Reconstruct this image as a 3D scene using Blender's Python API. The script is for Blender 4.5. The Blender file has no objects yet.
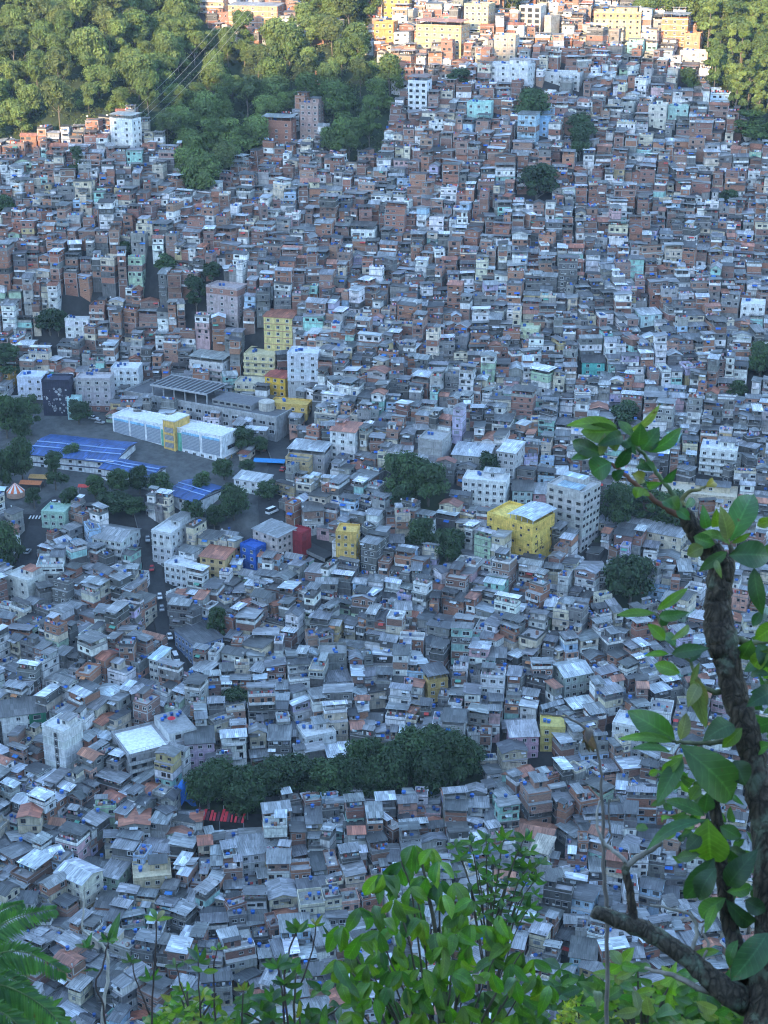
import bpy, math, random
import numpy as np
from math import radians, sin, cos, tan, atan2, sqrt, pi, exp, hypot

SC = bpy.context.scene
COL = SC.collection
RND = random.Random(7)

# ------------------------------------------------------------------ camera model
F = 1600.0
PITCH = radians(22.0)
CAMZ = 300.0
CP, SP = cos(PITCH), sin(PITCH)

def project(x, y, z):
    dz = z - CAMZ
    dep = y * CP - dz * SP
    up = y * SP + dz * CP
    if dep < 0.01:
        return (-9999, -9999, dep)
    return (384 + F * x / dep, 512 - F * up / dep, dep)

def fg(px, py, dep):
    """world point seen at a pixel, at a depth along the view axis"""
    r = (px - 384) / F * dep
    u = (512 - py) / F * dep
    return (r, dep * CP + u * SP, CAMZ - dep * SP + u * CP)

# ------------------------------------------------------------------ terrain
PY = [-4000, -1500, -420, -300, -150, -60, 0, 1.1, 2.0, 6, 60, 150, 262, 320, 361, 440, 518, 580, 647, 710, 775, 842, 927, 1010, 1150, 1400, 2200, 6000]
PZ = [60, 70, 240, 300, 318, 306, 298.4, 298.3, 297.3, 291, 212, 98, 8, 0, 0, 17, 40, 62, 90, 118, 149, 186, 228, 268, 330, 390, 420, 300]

def smooth(a, b, t):
    t = min(1.0, max(0.0, (t - a) / (b - a)))
    return t * t * (3 - 2 * t)

def prof(y):
    s = 0.0
    if y < 300:
        return float(np.interp(y, PY, PZ))
    for o in (-14, -7, 0, 7, 14):
        s += float(np.interp(y + o, PY, PZ))
    return s / 5

_pt = [prof(300 + i * 2.0) for i in range(600)]
def profile(y):
    if y < 300 or y > 1490:
        return prof(y)
    t = (y - 300) / 2.0
    i = int(t)
    if i > 598: return prof(y)
    return _pt[i] + (_pt[i + 1] - _pt[i]) * (t - i)

def base_terrain(x, y):
    z = profile(y)
    if y > 380:
        r = smooth(400, 560, y)
        z += r * 5.0 * sin(x / 61.0 + 0.7) * sin(y / 77.0 + 0.4)
        z += r * 3.0 * sin(x / 27.0 + y / 43.0)
        t = smooth(690, 850, y)
        z += t * (15 * exp(-((x - 70) / 75) ** 2) - 13 * exp(-((x + 78) / 34) ** 2) + 6 * exp(-((x + 170) / 60) ** 2))
        # levelled ground of the school compound
        if x < -15 and 560 < y < 760:
            yb = 655 + min(46, max(0, (-22 - x) * .5))
            k = (1 - smooth(-42, -18, x)) * smooth(560, 590, y) * (1 - smooth(yb, yb + 46, y))
            z += k * (68 + 0.14 * (y - 590) - z)
    return z

SUN_EL = radians(17.0)
SUN_AZ = radians(24.0)       # the sun stands behind the camera, this much to its left
CREST_Y = -300.0
CREST = []                   # filled below: (x, z) of the ridge line behind the camera

def crest_height(x):
    if not CREST: return 0
    return float(np.interp(x, [c[0] for c in CREST], [c[1] for c in CREST]))

def terrain(x, y):
    z = base_terrain(x, y)
    if y < -20 and CREST:
        c = crest_height(x)
        if y > CREST_Y:
            t = smooth(-20, CREST_Y, y) if False else min(1.0, (-20 - y) / (-20 - CREST_Y))
            z = 300 + (c - 300) * (t ** 1.15)
        else:
            t = min(1.0, (CREST_Y - y) / 700.0)
            z = c + (60 - c) * t
    elif -20 <= y <= 0:
        z = 298.4 + (-y) / 20 * 1.6
    if 0 <= y < 262 and abs(x) > 3:
        # the spur we stand on bends back at its sides
        z -= min(40, (abs(x) - 3) * 0.25) * smooth(1, 12, y) * (1 - smooth(150, 262, y))
    return z

def at(px, py, ter=None):
    """ground point seen at a pixel"""
    ter = ter or base_terrain
    r = (px - 384) / F
    u = (512 - py) / F
    dx, dy, dz = r, CP + u * SP, -SP + u * CP
    t0 = 330 / dy
    t = t0
    while t < 2500:
        if CAMZ + t * dz < ter(t * dx, t * dy):
            break
        t += 4.0
    a, b = t - 4.0, t
    for _ in range(14):
        m = (a + b) / 2
        if CAMZ + m * dz < ter(m * dx, m * dy): b = m
        else: a = m
    return (b * dx, b * dy, CAMZ + b * dz)

# ridge behind the camera: its skyline throws the big evening shadow over the valley
for (bx, by) in ((-140, 165), (-60, 158), (0, 147), (60, 139), (110, 130), (190, 104), (250, 80), (320, 72), (390, 74), (450, 68),
                 (500, 50), (560, 38), (640, 46), (690, 66), (768, 112), (860, 130)):
    p = at(bx, by)
    L = (p[1] - CREST_Y)
    CREST.append((p[0] - L * tan(SUN_AZ), p[2] - 3.0 + L / cos(SUN_AZ) * tan(SUN_EL)))
CREST.sort()
CREST = [(-3000, 200), (CREST[0][0] - 500, CREST[0][1])] + CREST + [(CREST[-1][0] + 500, CREST[-1][1] - 20), (3000, 260)]

# ------------------------------------------------------------------ node helpers / materials
def new_mat(name):
    m = bpy.data.materials.new(name)
    m.use_nodes = True
    nt = m.node_tree
    return m, nt, nt.nodes['Principled BSDF']

def N(nt, t, **kw):
    n = nt.nodes.new(t)
    for k, v in kw.items():
        if k == 'inp':
            for a, b in v.items(): n.inputs[a].default_value = b
        else: setattr(n, k, v)
    return n

def ramp(nt, src, stops):
    r = N(nt, 'ShaderNodeValToRGB')
    e = r.color_ramp.elements
    while len(e) < len(stops): e.new(0.5)
    for i, (p, c) in enumerate(stops):
        e[i].position = p
        e[i].color = (c[0], c[1], c[2], 1) if isinstance(c, (tuple, list)) else (c, c, c, 1)
    nt.links.new(src, r.inputs[0])
    return r.outputs[0]

def mul(nt, a, b, fac=1.0):
    m = N(nt, 'ShaderNodeMix', data_type='RGBA', blend_type='MULTIPLY')
    m.inputs[0].default_value = fac
    nt.links.new(a, m.inputs[6]); nt.links.new(b, m.inputs[7])
    return m.outputs[2]

def coords(nt, scale, seeded=True):
    tc = N(nt, 'ShaderNodeTexCoord')
    mp = N(nt, 'ShaderNodeMapping')
    mp.inputs['Scale'].default_value = scale
    nt.links.new(tc.outputs['Object'], mp.inputs['Vector'])
    if seeded:
        oi = N(nt, 'ShaderNodeObjectInfo')
        m = N(nt, 'ShaderNodeMath', operation='MULTIPLY'); m.inputs[1].default_value = 300
        nt.links.new(oi.outputs['Random'], m.inputs[0])
        nt.links.new(m.outputs[0], mp.inputs['Location'])
    return mp.outputs[0]

def noise(nt, vec, scale, detail=3, rough=0.6):
    n = N(nt, 'ShaderNodeTexNoise', inp={'Scale': scale, 'Detail': detail, 'Roughness': rough})
    nt.links.new(vec, n.inputs['Vector'])
    return n.outputs['Fac']

def paint(nt):
    return N(nt, 'ShaderNodeAttribute', attribute_name='paint').outputs['Color']

M = {}
def make_materials():
    # painted render: own paint colour with grime blotches and run-off streaks
    m, nt, b = new_mat('painted_render')
    c = mul(nt, paint(nt), ramp(nt, noise(nt, coords(nt, (1, 1, 1)), 0.55, 4), [(0.3, 0.62), (0.6, 1.05)]))
    c = mul(nt, c, ramp(nt, noise(nt, coords(nt, (1.6, 1.6, 0.16)), 1.3, 3), [(0.36, 0.52), (0.56, 1.0)]), 0.62)
    nt.links.new(c, b.inputs['Base Color']); b.inputs['Roughness'].default_value = 0.9
    M['wall'] = m
    # bare clay brick
    m, nt, b = new_mat('bare_brick')
    c = mul(nt, paint(nt), ramp(nt, noise(nt, coords(nt, (1, 1, 2.2)), 1.1, 5, 0.7), [(0.3, (0.55, 0.55, 0.58)), (0.5, (0.95, 0.95, 0.95)), (0.68, (1.25, 1.18, 1.12))]))
    w = N(nt, 'ShaderNodeTexWave', bands_direction='Z', inp={'Scale': 1.6, 'Distortion': 1.0, 'Detail': 1.0})
    nt.links.new(coords(nt, (1, 1, 1)), w.inputs['Vector'])
    c = mul(nt, c, ramp(nt, w.outputs['Fac'], [(0.0, 0.8), (0.35, 1.0)]), 0.6)
    nt.links.new(c, b.inputs['Base Color']); b.inputs['Roughness'].default_value = 0.95
    M['brick'] = m
    # corrugated sheet: streaks along the fall of the sheet, one tint per sheet
    m, nt, b = new_mat('corrugated_sheet')
    uv = N(nt, 'ShaderNodeUVMap')
    mp = N(nt, 'ShaderNodeMapping'); mp.inputs['Scale'].default_value = (0.95, 0.28, 1)
    nt.links.new(uv.outputs[0], mp.inputs['Vector'])
    vo = N(nt, 'ShaderNodeTexWhiteNoise', noise_dimensions='2D')
    fl = N(nt, 'ShaderNodeVectorMath', operation='FLOOR')
    nt.links.new(mp.outputs[0], fl.inputs[0]); nt.links.new(fl.outputs[0], vo.inputs['Vector'])
    c = mul(nt, paint(nt), ramp(nt, vo.outputs['Value'], [(0.0, 0.62), (0.75, 1.0), (0.9, 1.05), (1.0, 1.5)]))
    mp2 = N(nt, 'ShaderNodeMapping'); mp2.inputs['Scale'].default_value = (3.0, 0.25, 1)
    nt.links.new(uv.outputs[0], mp2.inputs['Vector'])
    c = mul(nt, c, ramp(nt, noise(nt, mp2.outputs[0], 1.0, 5), [(0.34, 0.42), (0.58, 1.08)]), 0.9)
    c = mul(nt, c, ramp(nt, noise(nt, coords(nt, (1, 1, 1)), 0.5, 5), [(0.34, 0.75), (0.55, 1.0)]), 0.7)
    wv = N(nt, 'ShaderNodeTexWave', bands_direction='X', inp={'Scale': 1.7})
    nt.links.new(uv.outputs[0], wv.inputs['Vector'])
    bp = N(nt, 'ShaderNodeBump', inp={'Strength': 0.35, 'Distance': 0.05})
    nt.links.new(wv.outputs['Fac'], bp.inputs['Height']); nt.links.new(bp.outputs[0], b.inputs['Normal'])
    nt.links.new(c, b.inputs['Base Color']); b.inputs['Roughness'].default_value = 0.42
    M['sheet'] = m
    # concrete
    m, nt, b = new_mat('weathered_concrete')
    c = mul(nt, paint(nt), ramp(nt, noise(nt, coords(nt, (1, 1, 1)), 0.9, 6, 0.7), [(0.3, 0.66), (0.62, 1.08)]))
    nt.links.new(c, b.inputs['Base Color']); b.inputs['Roughness'].default_value = 0.95
    M['concrete'] = m
    # window glass
    m, nt, b = new_mat('dark_window_glass')
    c = ramp(nt, noise(nt, coords(nt, (1, 1, 1)), 0.9, 2), [(0.4, (0.012, 0.014, 0.018)), (0.65, (0.05, 0.055, 0.065))])
    nt.links.new(c, b.inputs['Base Color']); b.inputs['Roughness'].default_value = 0.25
    M['glass'] = m
    # plastic, cloth, sheet metal
    for nm, ro in (('plastic', 0.4), ('cloth', 0.9), ('metal', 0.45)):
        m, nt, b = new_mat({'plastic': 'tank_plastic', 'cloth': 'woven_cloth', 'metal': 'painted_metal'}[nm])
        c = mul(nt, paint(nt), ramp(nt, noise(nt, coords(nt, (1, 1, 1)), 1.5, 3), [(0.3, 0.75), (0.6, 1.05)]))
        nt.links.new(c, b.inputs['Base Color']); b.inputs['Roughness'].default_value = ro
        M[nm] = m
make_materials()

# ------------------------------------------------------------------ mesh builder
class MB:
    def __init__(s):
        s.v = []; s.f = []; s.m = []; s.c = []; s.uv = {}
    def face(s, pts, mat, col, uv=None):
        n = len(s.v)
        s.v.extend(pts)
        if uv: s.uv[len(s.f)] = uv
        s.f.append(tuple(range(n, n + len(pts)))); s.m.append(mat); s.c.append(col)
    def box(s, x0, x1, y0, y1, z0, z1, mat, col, top=True, bottom=False, topmat=None, topcol=None, z1b=None):
        """z1b: height of the back edge if different"""
        zb = z1 if z1b is None else z1b
        n = len(s.v)
        s.v += [(x0, y0, z0), (x1, y0, z0), (x1, y1, z0), (x0, y1, z0), (x0, y0, z1), (x1, y0, z1), (x1, y1, zb), (x0, y1, zb)]
        fs = [(0, 1, 5, 4), (1, 2, 6, 5), (2, 3, 7, 6), (3, 0, 4, 7)]
        if bottom: fs.append((3, 2, 1, 0))
        for f in fs:
            s.f.append(tuple(n + i for i in f)); s.m.append(mat); s.c.append(col)
        if top:
            s.uv[len(s.f)] = [(x0, y0), (x1, y0), (x1, y1), (x0, y1)]
            s.f.append((n + 4, n + 5, n + 6, n + 7)); s.m.append(topmat or mat); s.c.append(topcol or col)
    def sheet(s, x0, x1, y0, y1, z, col, along='y', th=0.07, mat='sheet'):
        """roof sheet, z = heights of corners (x0y0, x1y0, x1y1, x0y1)"""
        n = len(s.v)
        P = [(x0, y0), (x1, y0), (x1, y1), (x0, y1)]
        s.v += [(P[i][0], P[i][1], z[i] - th) for i in range(4)] + [(P[i][0], P[i][1], z[i]) for i in range(4)]
        uv = [(a, b) if along == 'y' else (b, a) for a, b in P]
        ox, oy = (x0 * 7.3 + z[0] * 3.1) % 17, (y1 * 5.7 + z[2]) % 13
        uv = [(a + ox, b + oy) for a, b in uv]
        for k, f in enumerate([(4, 5, 6, 7), (3, 2, 1, 0), (0, 1, 5, 4), (1, 2, 6, 5), (2, 3, 7, 6), (3, 0, 4, 7)]):
            if k < 2: s.uv[len(s.f)] = uv if k == 0 else uv[::-1]
            s.f.append(tuple(n + i for i in f)); s.m.append(mat); s.c.append(col)
    def cyl(s, x, y, z, r, h, mat, col, n=10, r2=None, lid=0.12):
        r2 = r if r2 is None else r2
        a = [2 * pi * k / n for k in range(n)]
        b0 = len(s.v)
        s.v += [(x + r * cos(t), y + r * sin(t), z) for t in a] + [(x + r2 * cos(t), y + r2 * sin(t), z + h) for t in a] + [(x + r2 * .35 * cos(t), y + r2 * .35 * sin(t), z + h + lid) for t in a]
        for k in range(n):
            j = (k + 1) % n
            for o in (0, n):
                s.f.append((b0 + o + k, b0 + o + j, b0 + o + n + j, b0 + o + n + k)); s.m.append(mat); s.c.append(col)
        s.f.append(tuple(b0 + 2 * n + k for k in range(n))); s.m.append(mat); s.c.append(col)
    def beam(s, p, q, r, mat, col, n=5, r2=None):
        tube(s, [p, q], [r, r if r2 is None else r2], mat, col, n)
    def merge(s, o, ox=0, oy=0, oz=0, ang=0.0):
        c, sn = cos(ang), sin(ang)
        n = len(s.v); nf = len(s.f)
        s.v += [(ox + x * c - y * sn, oy + x * sn + y * c, oz + z) for x, y, z in o.v]
        s.f += [tuple(i + n for i in f) for f in o.f]
        s.m += o.m; s.c += o.c
        for k, u in o.uv.items(): s.uv[nf + k] = u
    def mesh(s, name, smooth=False):
        me = bpy.data.meshes.new(name)
        me.from_pydata(s.v, [], s.f)
        names = []
        for m in s.m:
            if m not in names: names.append(m)
        for m in names: me.materials.append(M[m])
        ix = {m: i for i, m in enumerate(names)}
        me.polygons.foreach_set('material_index', [ix[m] for m in s.m])
        a = me.attributes.new('paint', 'FLOAT_COLOR', 'FACE')
        a.data.foreach_set('color', np.array([(c[0], c[1], c[2], 1.0) for c in s.c], dtype=np.float32).ravel())
        if s.uv:
            ul = me.uv_layers.new(name='UVMap')
            arr = np.zeros((len(me.loops), 2), dtype=np.float32)
            p = 0
            for k, f in enumerate(s.f):
                u = s.uv.get(k)
                if u: arr[p:p + len(f)] = u
                p += len(f)
            ul.data.foreach_set('uv', arr.ravel())
        if smooth:
            me.polygons.foreach_set('use_smooth', [True] * len(s.f))
        me.update()
        return me
    def build(s, name, parent=None, smooth=False):
        o = bpy.data.objects.new(name, s.mesh(name, smooth))
        COL.objects.link(o)
        if parent: o.parent = parent
        return o

def tube(mb, pts, rad, mat, col, n=8, jag=0.0, rng=RND, cap=True):
    """tapered tube along a polyline"""
    pts = [np.array(p, dtype=float) for p in pts]
    b0 = len(mb.v)
    prevu = None
    for i, p in enumerate(pts):
        d = pts[min(i + 1, len(pts) - 1)] - pts[max(i - 1, 0)]
        d /= (np.linalg.norm(d) + 1e-9)
        u = np.cross(d, (0.31, 0.2, 0.93) if abs(d[2]) < 0.9 else (1, 0.1, 0)) if prevu is None else prevu - d * np.dot(prevu, d)
        u /= (np.linalg.norm(u) + 1e-9)
        prevu = u
        w = np.cross(d, u)
        for k in range(n):
            t = 2 * pi * k / n
            r = rad[i] * (1 + (rng.uniform(-jag, jag) if jag else 0))
            q = p + r * (cos(t) * u + sin(t) * w)
            mb.v.append((q[0], q[1], q[2]))
    for i in range(len(pts) - 1):
        for k in range(n):
            j = (k + 1) % n
            a = b0 + i * n
            mb.uv[len(mb.f)] = [(k / n, i), ((k + 1) / n, i), ((k + 1) / n, i + 1), (k / n, i + 1)]
            mb.f.append((a + k, a + j, a + n + j, a + n + k)); mb.m.append(mat); mb.c.append(col)
    if cap:
        e = b0 + (len(pts) - 1) * n
        mb.f.append(tuple(e + k for k in range(n))); mb.m.append(mat); mb.c.append(col)
        mb.f.append(tuple(b0 + k for k in reversed(range(n)))); mb.m.append(mat); mb.c.append(col)

def tag(o, label=None, cat=None, group=None, kind=None):
    if label: o['label'] = label
    if cat: o['category'] = cat
    if group: o['group'] = group
    if kind: o['kind'] = kind
    return o

def empty(name, loc, rz=0.0, label=None, cat=None, group=None):
    o = bpy.data.objects.new(name, None)
    COL.objects.link(o)
    o.location = loc; o.rotation_euler = (0, 0, rz)
    o.empty_display_size = 0.5
    return tag(o, label, cat, group)

KIDS = {}
def copy_tree(o, parent=None):
    c = o.copy(); COL.objects.link(c)
    if parent: c.parent = parent
    for ch in o.children: copy_tree(ch, c)
    return c
# ------------------------------------------------------------------ colours (real base colours)
BRICK = [(0.32, 0.15, 0.10), (0.27, 0.14, 0.105), (0.36, 0.18, 0.115), (0.22, 0.12, 0.09), (0.32, 0.19, 0.14), (0.26, 0.16, 0.13)]
GREY = [(0.21, 0.205, 0.195), (0.15, 0.145, 0.14), (0.28, 0.27, 0.25), (0.38, 0.37, 0.35), (0.10, 0.095, 0.09)]
WHITE = [(0.78, 0.77, 0.75), (0.70, 0.69, 0.67), (0.82, 0.81, 0.79)]
CREAM = [(0.66, 0.57, 0.42), (0.60, 0.52, 0.40), (0.70, 0.62, 0.48)]
PASTEL = {'pale blue': (0.42, 0.56, 0.70), 'aqua green': (0.36, 0.62, 0.55), 'dull pink': (0.62, 0.40, 0.41), 'pale green': (0.42, 0.56, 0.40),
          'ochre yellow': (0.52, 0.40, 0.21), 'lilac': (0.52, 0.46, 0.62), 'salmon': (0.62, 0.34, 0.26), 'strong blue': (0.08, 0.20, 0.52)}
CONC = [(0.30, 0.29, 0.28), (0.24, 0.235, 0.23), (0.36, 0.35, 0.33)]
FIBRO = [(0.25, 0.25, 0.25), (0.19, 0.19, 0.195), (0.31, 0.31, 0.31), (0.13, 0.13, 0.135), (0.36, 0.36, 0.36), (0.21, 0.21, 0.21), (0.08, 0.078, 0.078), (0.11, 0.105, 0.10), (0.28, 0.28, 0.29)]
ZINC = [(0.60, 0.63, 0.66), (0.52, 0.55, 0.58), (0.72, 0.74, 0.76)]
TILE = [(0.40, 0.15, 0.09), (0.34, 0.14, 0.09), (0.44, 0.19, 0.12)]
TANK = [(0.025, 0.10, 0.33), (0.03, 0.13, 0.42), (0.02, 0.07, 0.22)]
BLACK = (0.02, 0.02, 0.022)

def vary(r, c, a=0.12):
    k = 1 + r.uniform(-a, a)
    return tuple(min(0.9, max(0.01, v * k * (1 + r.uniform(-0.03, 0.03)))) for v in c)

FH = 2.75

# unit windows, shared meshes: x -.5...5, z -.5...5, wall at y = 0, outside is -y
def window_mb(frame, two=True, sill=True):
    b = MB()
    t = 0.09
    b.face([(-.5, -.015, -.5), (.5, -.015, -.5), (.5, -.015, .5), (-.5, -.015, .5)], 'glass', BLACK)
    for (x0, x1, z0, z1) in ((-.5 - t, .5 + t, .5, .5 + t), (-.5 - t, .5 + t, -.5 - t, -.5), (-.5 - t, -.5, -.5, .5), (.5, .5 + t, -.5, .5)):
        b.box(x0, x1, -.06, -.002, z0, z1, 'wall', frame, bottom=True)
    if two: b.box(-.03, .03, -.05, -.002, -.5, .5, 'wall', frame)
    if sill: b.box(-.6, .6, -.16, -.002, -.5 - t - .07, -.5 - t, 'concrete', (0.4, 0.39, 0.37), bottom=True)
    return b
WIN_MB = [window_mb((0.7, 0.7, 0.68)), window_mb((0.30, 0.28, 0.26), two=False), window_mb((0.42, 0.43, 0.44)), window_mb((0.16, 0.10, 0.07), two=True)]
WIN_ME = []
def win_mesh(k):
    while len(WIN_ME) < len(WIN_MB): WIN_ME.append(WIN_MB[len(WIN_ME)].mesh('window'))
    return WIN_ME[k]

def flat_window(b, x, y, z, rot, w, h, kind):
    """cheap far window for the merged houses: frame plate and dark pane"""
    c, s = cos(rot), sin(rot)
    fc = [(0.7, 0.7, 0.68), (0.30, 0.28, 0.26), (0.42, 0.43, 0.44), (0.16, 0.10, 0.07)][kind]
    t = (x * 13.7 + z * 7.1 + w * 31.3) % 1.0
    pane = ('glass', BLACK) if t < .6 else (('wall', (.10, .105, .11)) if t < .8 else ('wall', (.26, .28, .30)))
    for (e, d, mat, col) in ((0.07, -0.02, 'wall', fc), (0.0, -0.04) + pane):
        P = []
        for (a, q) in ((-.5, -.5), (.5, -.5), (.5, .5), (-.5, .5)):
            lx = a * w + (e if a > 0 else -e); lz = q * h + (e if q > 0 else -e)
            P.append((x + lx * c - d * s, y + lx * s + d * c, z + lz))
        b.face(P, mat, col)

def pick_wall(r, bricky):
    """(kind word, material, colour)"""
    t = r.random()
    if t < bricky: return ('bare brick', 'brick', vary(r, r.choice(BRICK)))
    t = r.random()
    if t < 0.42: return ('grey', 'wall', vary(r, r.choice(GREY)))
    if t < 0.72: return ('white', 'wall', vary(r, r.choice(WHITE), 0.06))
    if t < 0.86: return ('cream', 'wall', vary(r, r.choice(CREAM)))
    k = r.choice(list(PASTEL)[:7] + ['pale blue', 'aqua green'])
    return (k, 'wall', vary(r, PASTEL[k]))

def house(r, w, d, n, bricky, roofy, far=False):
    """one self-built house in its own frame: front is -y, ground at z 0.
    returns dict(parts=[(name, MB)], wins=[(part index, x, y, z, rot, w, h, kind)], facts)"""
    parts = []; wins = []
    main = pick_wall(r, bricky)
    hx, hy = w / 2, d / 2
    z = 0.0
    x0, x1, y0, y1 = -hx, hx, -hy, hy
    conc = vary(r, r.choice(CONC))
    wk = r.choice((0, 0, 1, 2, 2, 3))
    kinds = []
    for k in range(n):
        b = MB()
        if k == 0: st = main
        else: st = main if r.random() < 0.66 else pick_wall(r, bricky + 0.15)
        if st[0] == main[0] and k: st = (st[0], st[1], vary(r, st[2], 0.05))
        kinds.append(st[0])
        if k:   # upper floors lean out or step back a little
            o = r.choice((0, 0, 0, 0.25, 0.45))
            y0 = -hy - o + r.uniform(0, 0.04)
            if k == n - 1 and n > 1 and r.random() < 0.22: y0 = -hy + r.uniform(0.8, 1.6)
            x0, x1 = -hx + r.uniform(-.05, .12), hx + r.uniform(-.12, .05)
            y1 = hy + r.uniform(-.1, .05)
        zb = -4.5 if k == 0 else z
        b.box(x0, x1, y0, y1, zb, z + FH, st[1], st[2])
        # floor slab edge
        sl = 0.10
        b.box(x0 - sl, x1 + sl, y0 - sl, y1 + sl, z + FH - .16, z + FH + 0.06, 'concrete', conc, bottom=True)
        if st[1] == 'brick' and r.random() < 0.6:   # concrete frame showing in the brickwork
            for (cx, cy) in ((x0, y0), (x1, y0)):
                b.box(cx - .13, cx + .13, cy - .04, cy + .2, zb, z + FH - .16, 'concrete', conc, top=False)
        idx = len(parts)
        parts.append(('storey', b))
        # openings: front and both sides
        wd, ht = r.uniform(1.05, 1.8), r.uniform(0.95, 1.35)
        if k or r.random() < 0.8:
            m = max(1, int((x1 - x0) / r.uniform(2.1, 3.2)))
            balcony = k > 0 and r.random() < 0.2
            for i in range(m):
                cx = x0 + (x1 - x0) * (i + .5) / m + r.uniform(-.4, .4)
                if r.random() < 0.74:
                    tall = balcony and i == m // 2
                    wins.append((idx, cx, y0, z + (1.1 if tall else 1.5) + r.uniform(-.06, .06), 0.0, wd * (0.75 if tall else 1) * r.choice((.6, .8, 1, 1, 1.25)), 2.0 if tall else ht * r.choice((.6, .9, 1, 1)), wk))
            if balcony:
                bw = (x1 - x0) * r.uniform(.5, 1) / 2
                pb = MB()
                pb.box(-bw, bw, y0 - 1.0, y0 - .11, z - .02, z + .1, 'concrete', conc, bottom=True)
                cc = st[2] if r.random() < .6 else WHITE[0]
                pb.box(-bw, bw, y0 - 1.0, y0 - .9, z + .1, z + 1.0, 'wall', cc)
                pb.box(-bw, -bw + .1, y0 - .9, y0 - .11, z + .1, z + 1.0, 'wall', cc)
                pb.box(bw - .1, bw, y0 - .9, y0 - .11, z + .1, z + 1.0, 'wall', cc)
                parts.append(('balcony', pb))
        for side in (-1, 1):
            m = max(1, int(d / r.uniform(2.6, 4.5)))
            for i in range(m):
                if r.random() < 0.45:
                    cy = y0 + (y1 - y0) * (i + .5) / m + r.uniform(-.3, .3)
                    wins.append((idx, x0 if side < 0 else x1, cy, z + 1.5, -pi / 2 if side < 0 else pi / 2, wd * .9, ht, wk))
        if not far and r.random() < .3:
            ab = MB(); ax = r.uniform(x0 + .5, x1 - .5)
            ab.box(ax - .4, ax + .4, y0 - .34, y0 - .005, z + .55, z + 1.0, 'metal', (0.55, 0.55, 0.53), bottom=True)
            parts.append(('air_conditioner', ab))
        z += FH
    z += 0.06
    # ---- top
    t = r.random()
    tanks = 0
    rc = vary(r, r.choice(FIBRO), .15)
    if r.random() < .13: rc = vary(r, r.choice(ZINC), .08)
    rword = 'pale metal sheet' if rc[0] > .4 else ('dark sheet' if rc[0] < .19 else 'grey sheet')
    def tank(x, y, zz):
        nonlocal tanks
        tb = MB()
        ra = r.uniform(.5, .75); h = r.uniform(.75, 1.05)
        tb.box(x - ra * .9, x + ra * .9, y - ra * .9, y + ra * .9, zz, zz + .15, 'concrete', conc)
        tb.cyl(x, y, zz + .15, ra * .82, h, 'plastic', vary(r, r.choice(TANK)), 10, ra)
        parts.append(('water_tank', tb)); tanks += 1
    def mono(xa, xb, ya, yb, zz, over=.45, base_col=None, fall=None):
        """single-pitch roof on a wedge of wall"""
        rb = MB()
        fall = fall or r.choice('ffblr')
        rise = r.uniform(.3, .75)
        lo, hi = zz + .12, zz + .12 + rise
        hz = {'f': (lo, lo, hi, hi), 'b': (hi, hi, lo, lo), 'l': (lo, hi, hi, lo), 'r': (hi, lo, lo, hi)}[fall]
        if base_col:
            q = MB()
            P = [(xa + .02, ya + .02), (xb - .02, ya + .02), (xb - .02, yb - .02), (xa + .02, yb - .02)]
            for i in range(4):
                j = (i + 1) % 4
                q.face([(P[i][0], P[i][1], zz), (P[j][0], P[j][1], zz), (P[j][0], P[j][1], hz[j] - .06), (P[i][0], P[i][1], hz[i] - .06)], base_col[1], base_col[2])
            parts.append(('gable_wall', q))
        sx = (hz[1] - hz[0]) / (xb - xa) * over; sy = (hz[3] - hz[0]) / (yb - ya) * over
        zz4 = (hz[0] - sx - sy, hz[1] + sx - sy, hz[2] + sx + sy, hz[3] - sx + sy)
        along = 'y' if fall in 'fb' else 'x'
        rb.sheet(xa - over, xb + over, ya - over, yb + over, zz4, rc, along)
        parts.append(('roof', rb))
    def parapet(xa, xb, ya, yb, zz, h, colr, mat='wall'):
        pb = MB(); t_ = .13
        pb.box(xa, xb, ya, ya + t_, zz, zz + h, mat, colr)
        pb.box(xa, xb, yb - t_, yb, zz, zz + h, mat, colr)
        pb.box(xa, xa + t_, ya + t_, yb - t_, zz, zz + h, mat, colr)
        pb.box(xb - t_, xb, ya + t_, yb - t_, zz, zz + h, mat, colr)
        parts.append(('parapet', pb))
    last = kinds[-1]
    lastst = (last, parts[[i for i, p in enumerate(parts) if p[0] == 'storey'][-1]][1].m[0], parts[[i for i, p in enumerate(parts) if p[0] == 'storey'][-1]][1].c[0])
    if t < roofy:                                  # sheet roof straight on the walls
        u = r.random()
        if u < .11:
            rc = vary(r, r.choice(TILE)); rword = 'red tile'
        if u < .45 and w > 4:
            # two slopes
            rb = MB(); o = .4; rise = r.uniform(.7, 1.3)
            if r.random() < .6:
                ym = (y0 + y1) / 2; s = rise / (ym - y0)
                zl, zh = z + .1 - s * o, z + .1 + rise
                rb.sheet(x0 - o, x1 + o, y0 - o, ym, (zl, zl, zh, zh), rc)
                rb.sheet(x0 - o, x1 + o, ym, y1 + o, (zh, zh, zl, zl), vary(r, rc, .04))
                for xx in (x0 + .02, x1 - .02):
                    q = MB(); q.face([(xx, y0, z), (xx, y1, z), (xx, ym, zh - .07)], lastst[1], lastst[2]); parts.append(('gable_wall', q))
            else:
                xm = (x0 + x1) / 2; s = rise / (xm - x0)
                zl, zh = z + .1 - s * o, z + .1 + rise
                rb.sheet(x0 - o, xm, y0 - o, y1 + o, (zl, zh, zh, zl), rc, 'x')
                rb.sheet(xm, x1 + o, y0 - o, y1 + o, (zh, zl, zl, zh), vary(r, rc, .04), 'x')
                for yy in (y0 + .02, y1 - .02):
                    q = MB(); q.face([(x0, yy, z), (x1, yy, z), (xm, yy, zh - .07)], lastst[1], lastst[2]); parts.append(('gable_wall', q))
            parts.append(('roof', rb))
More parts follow.
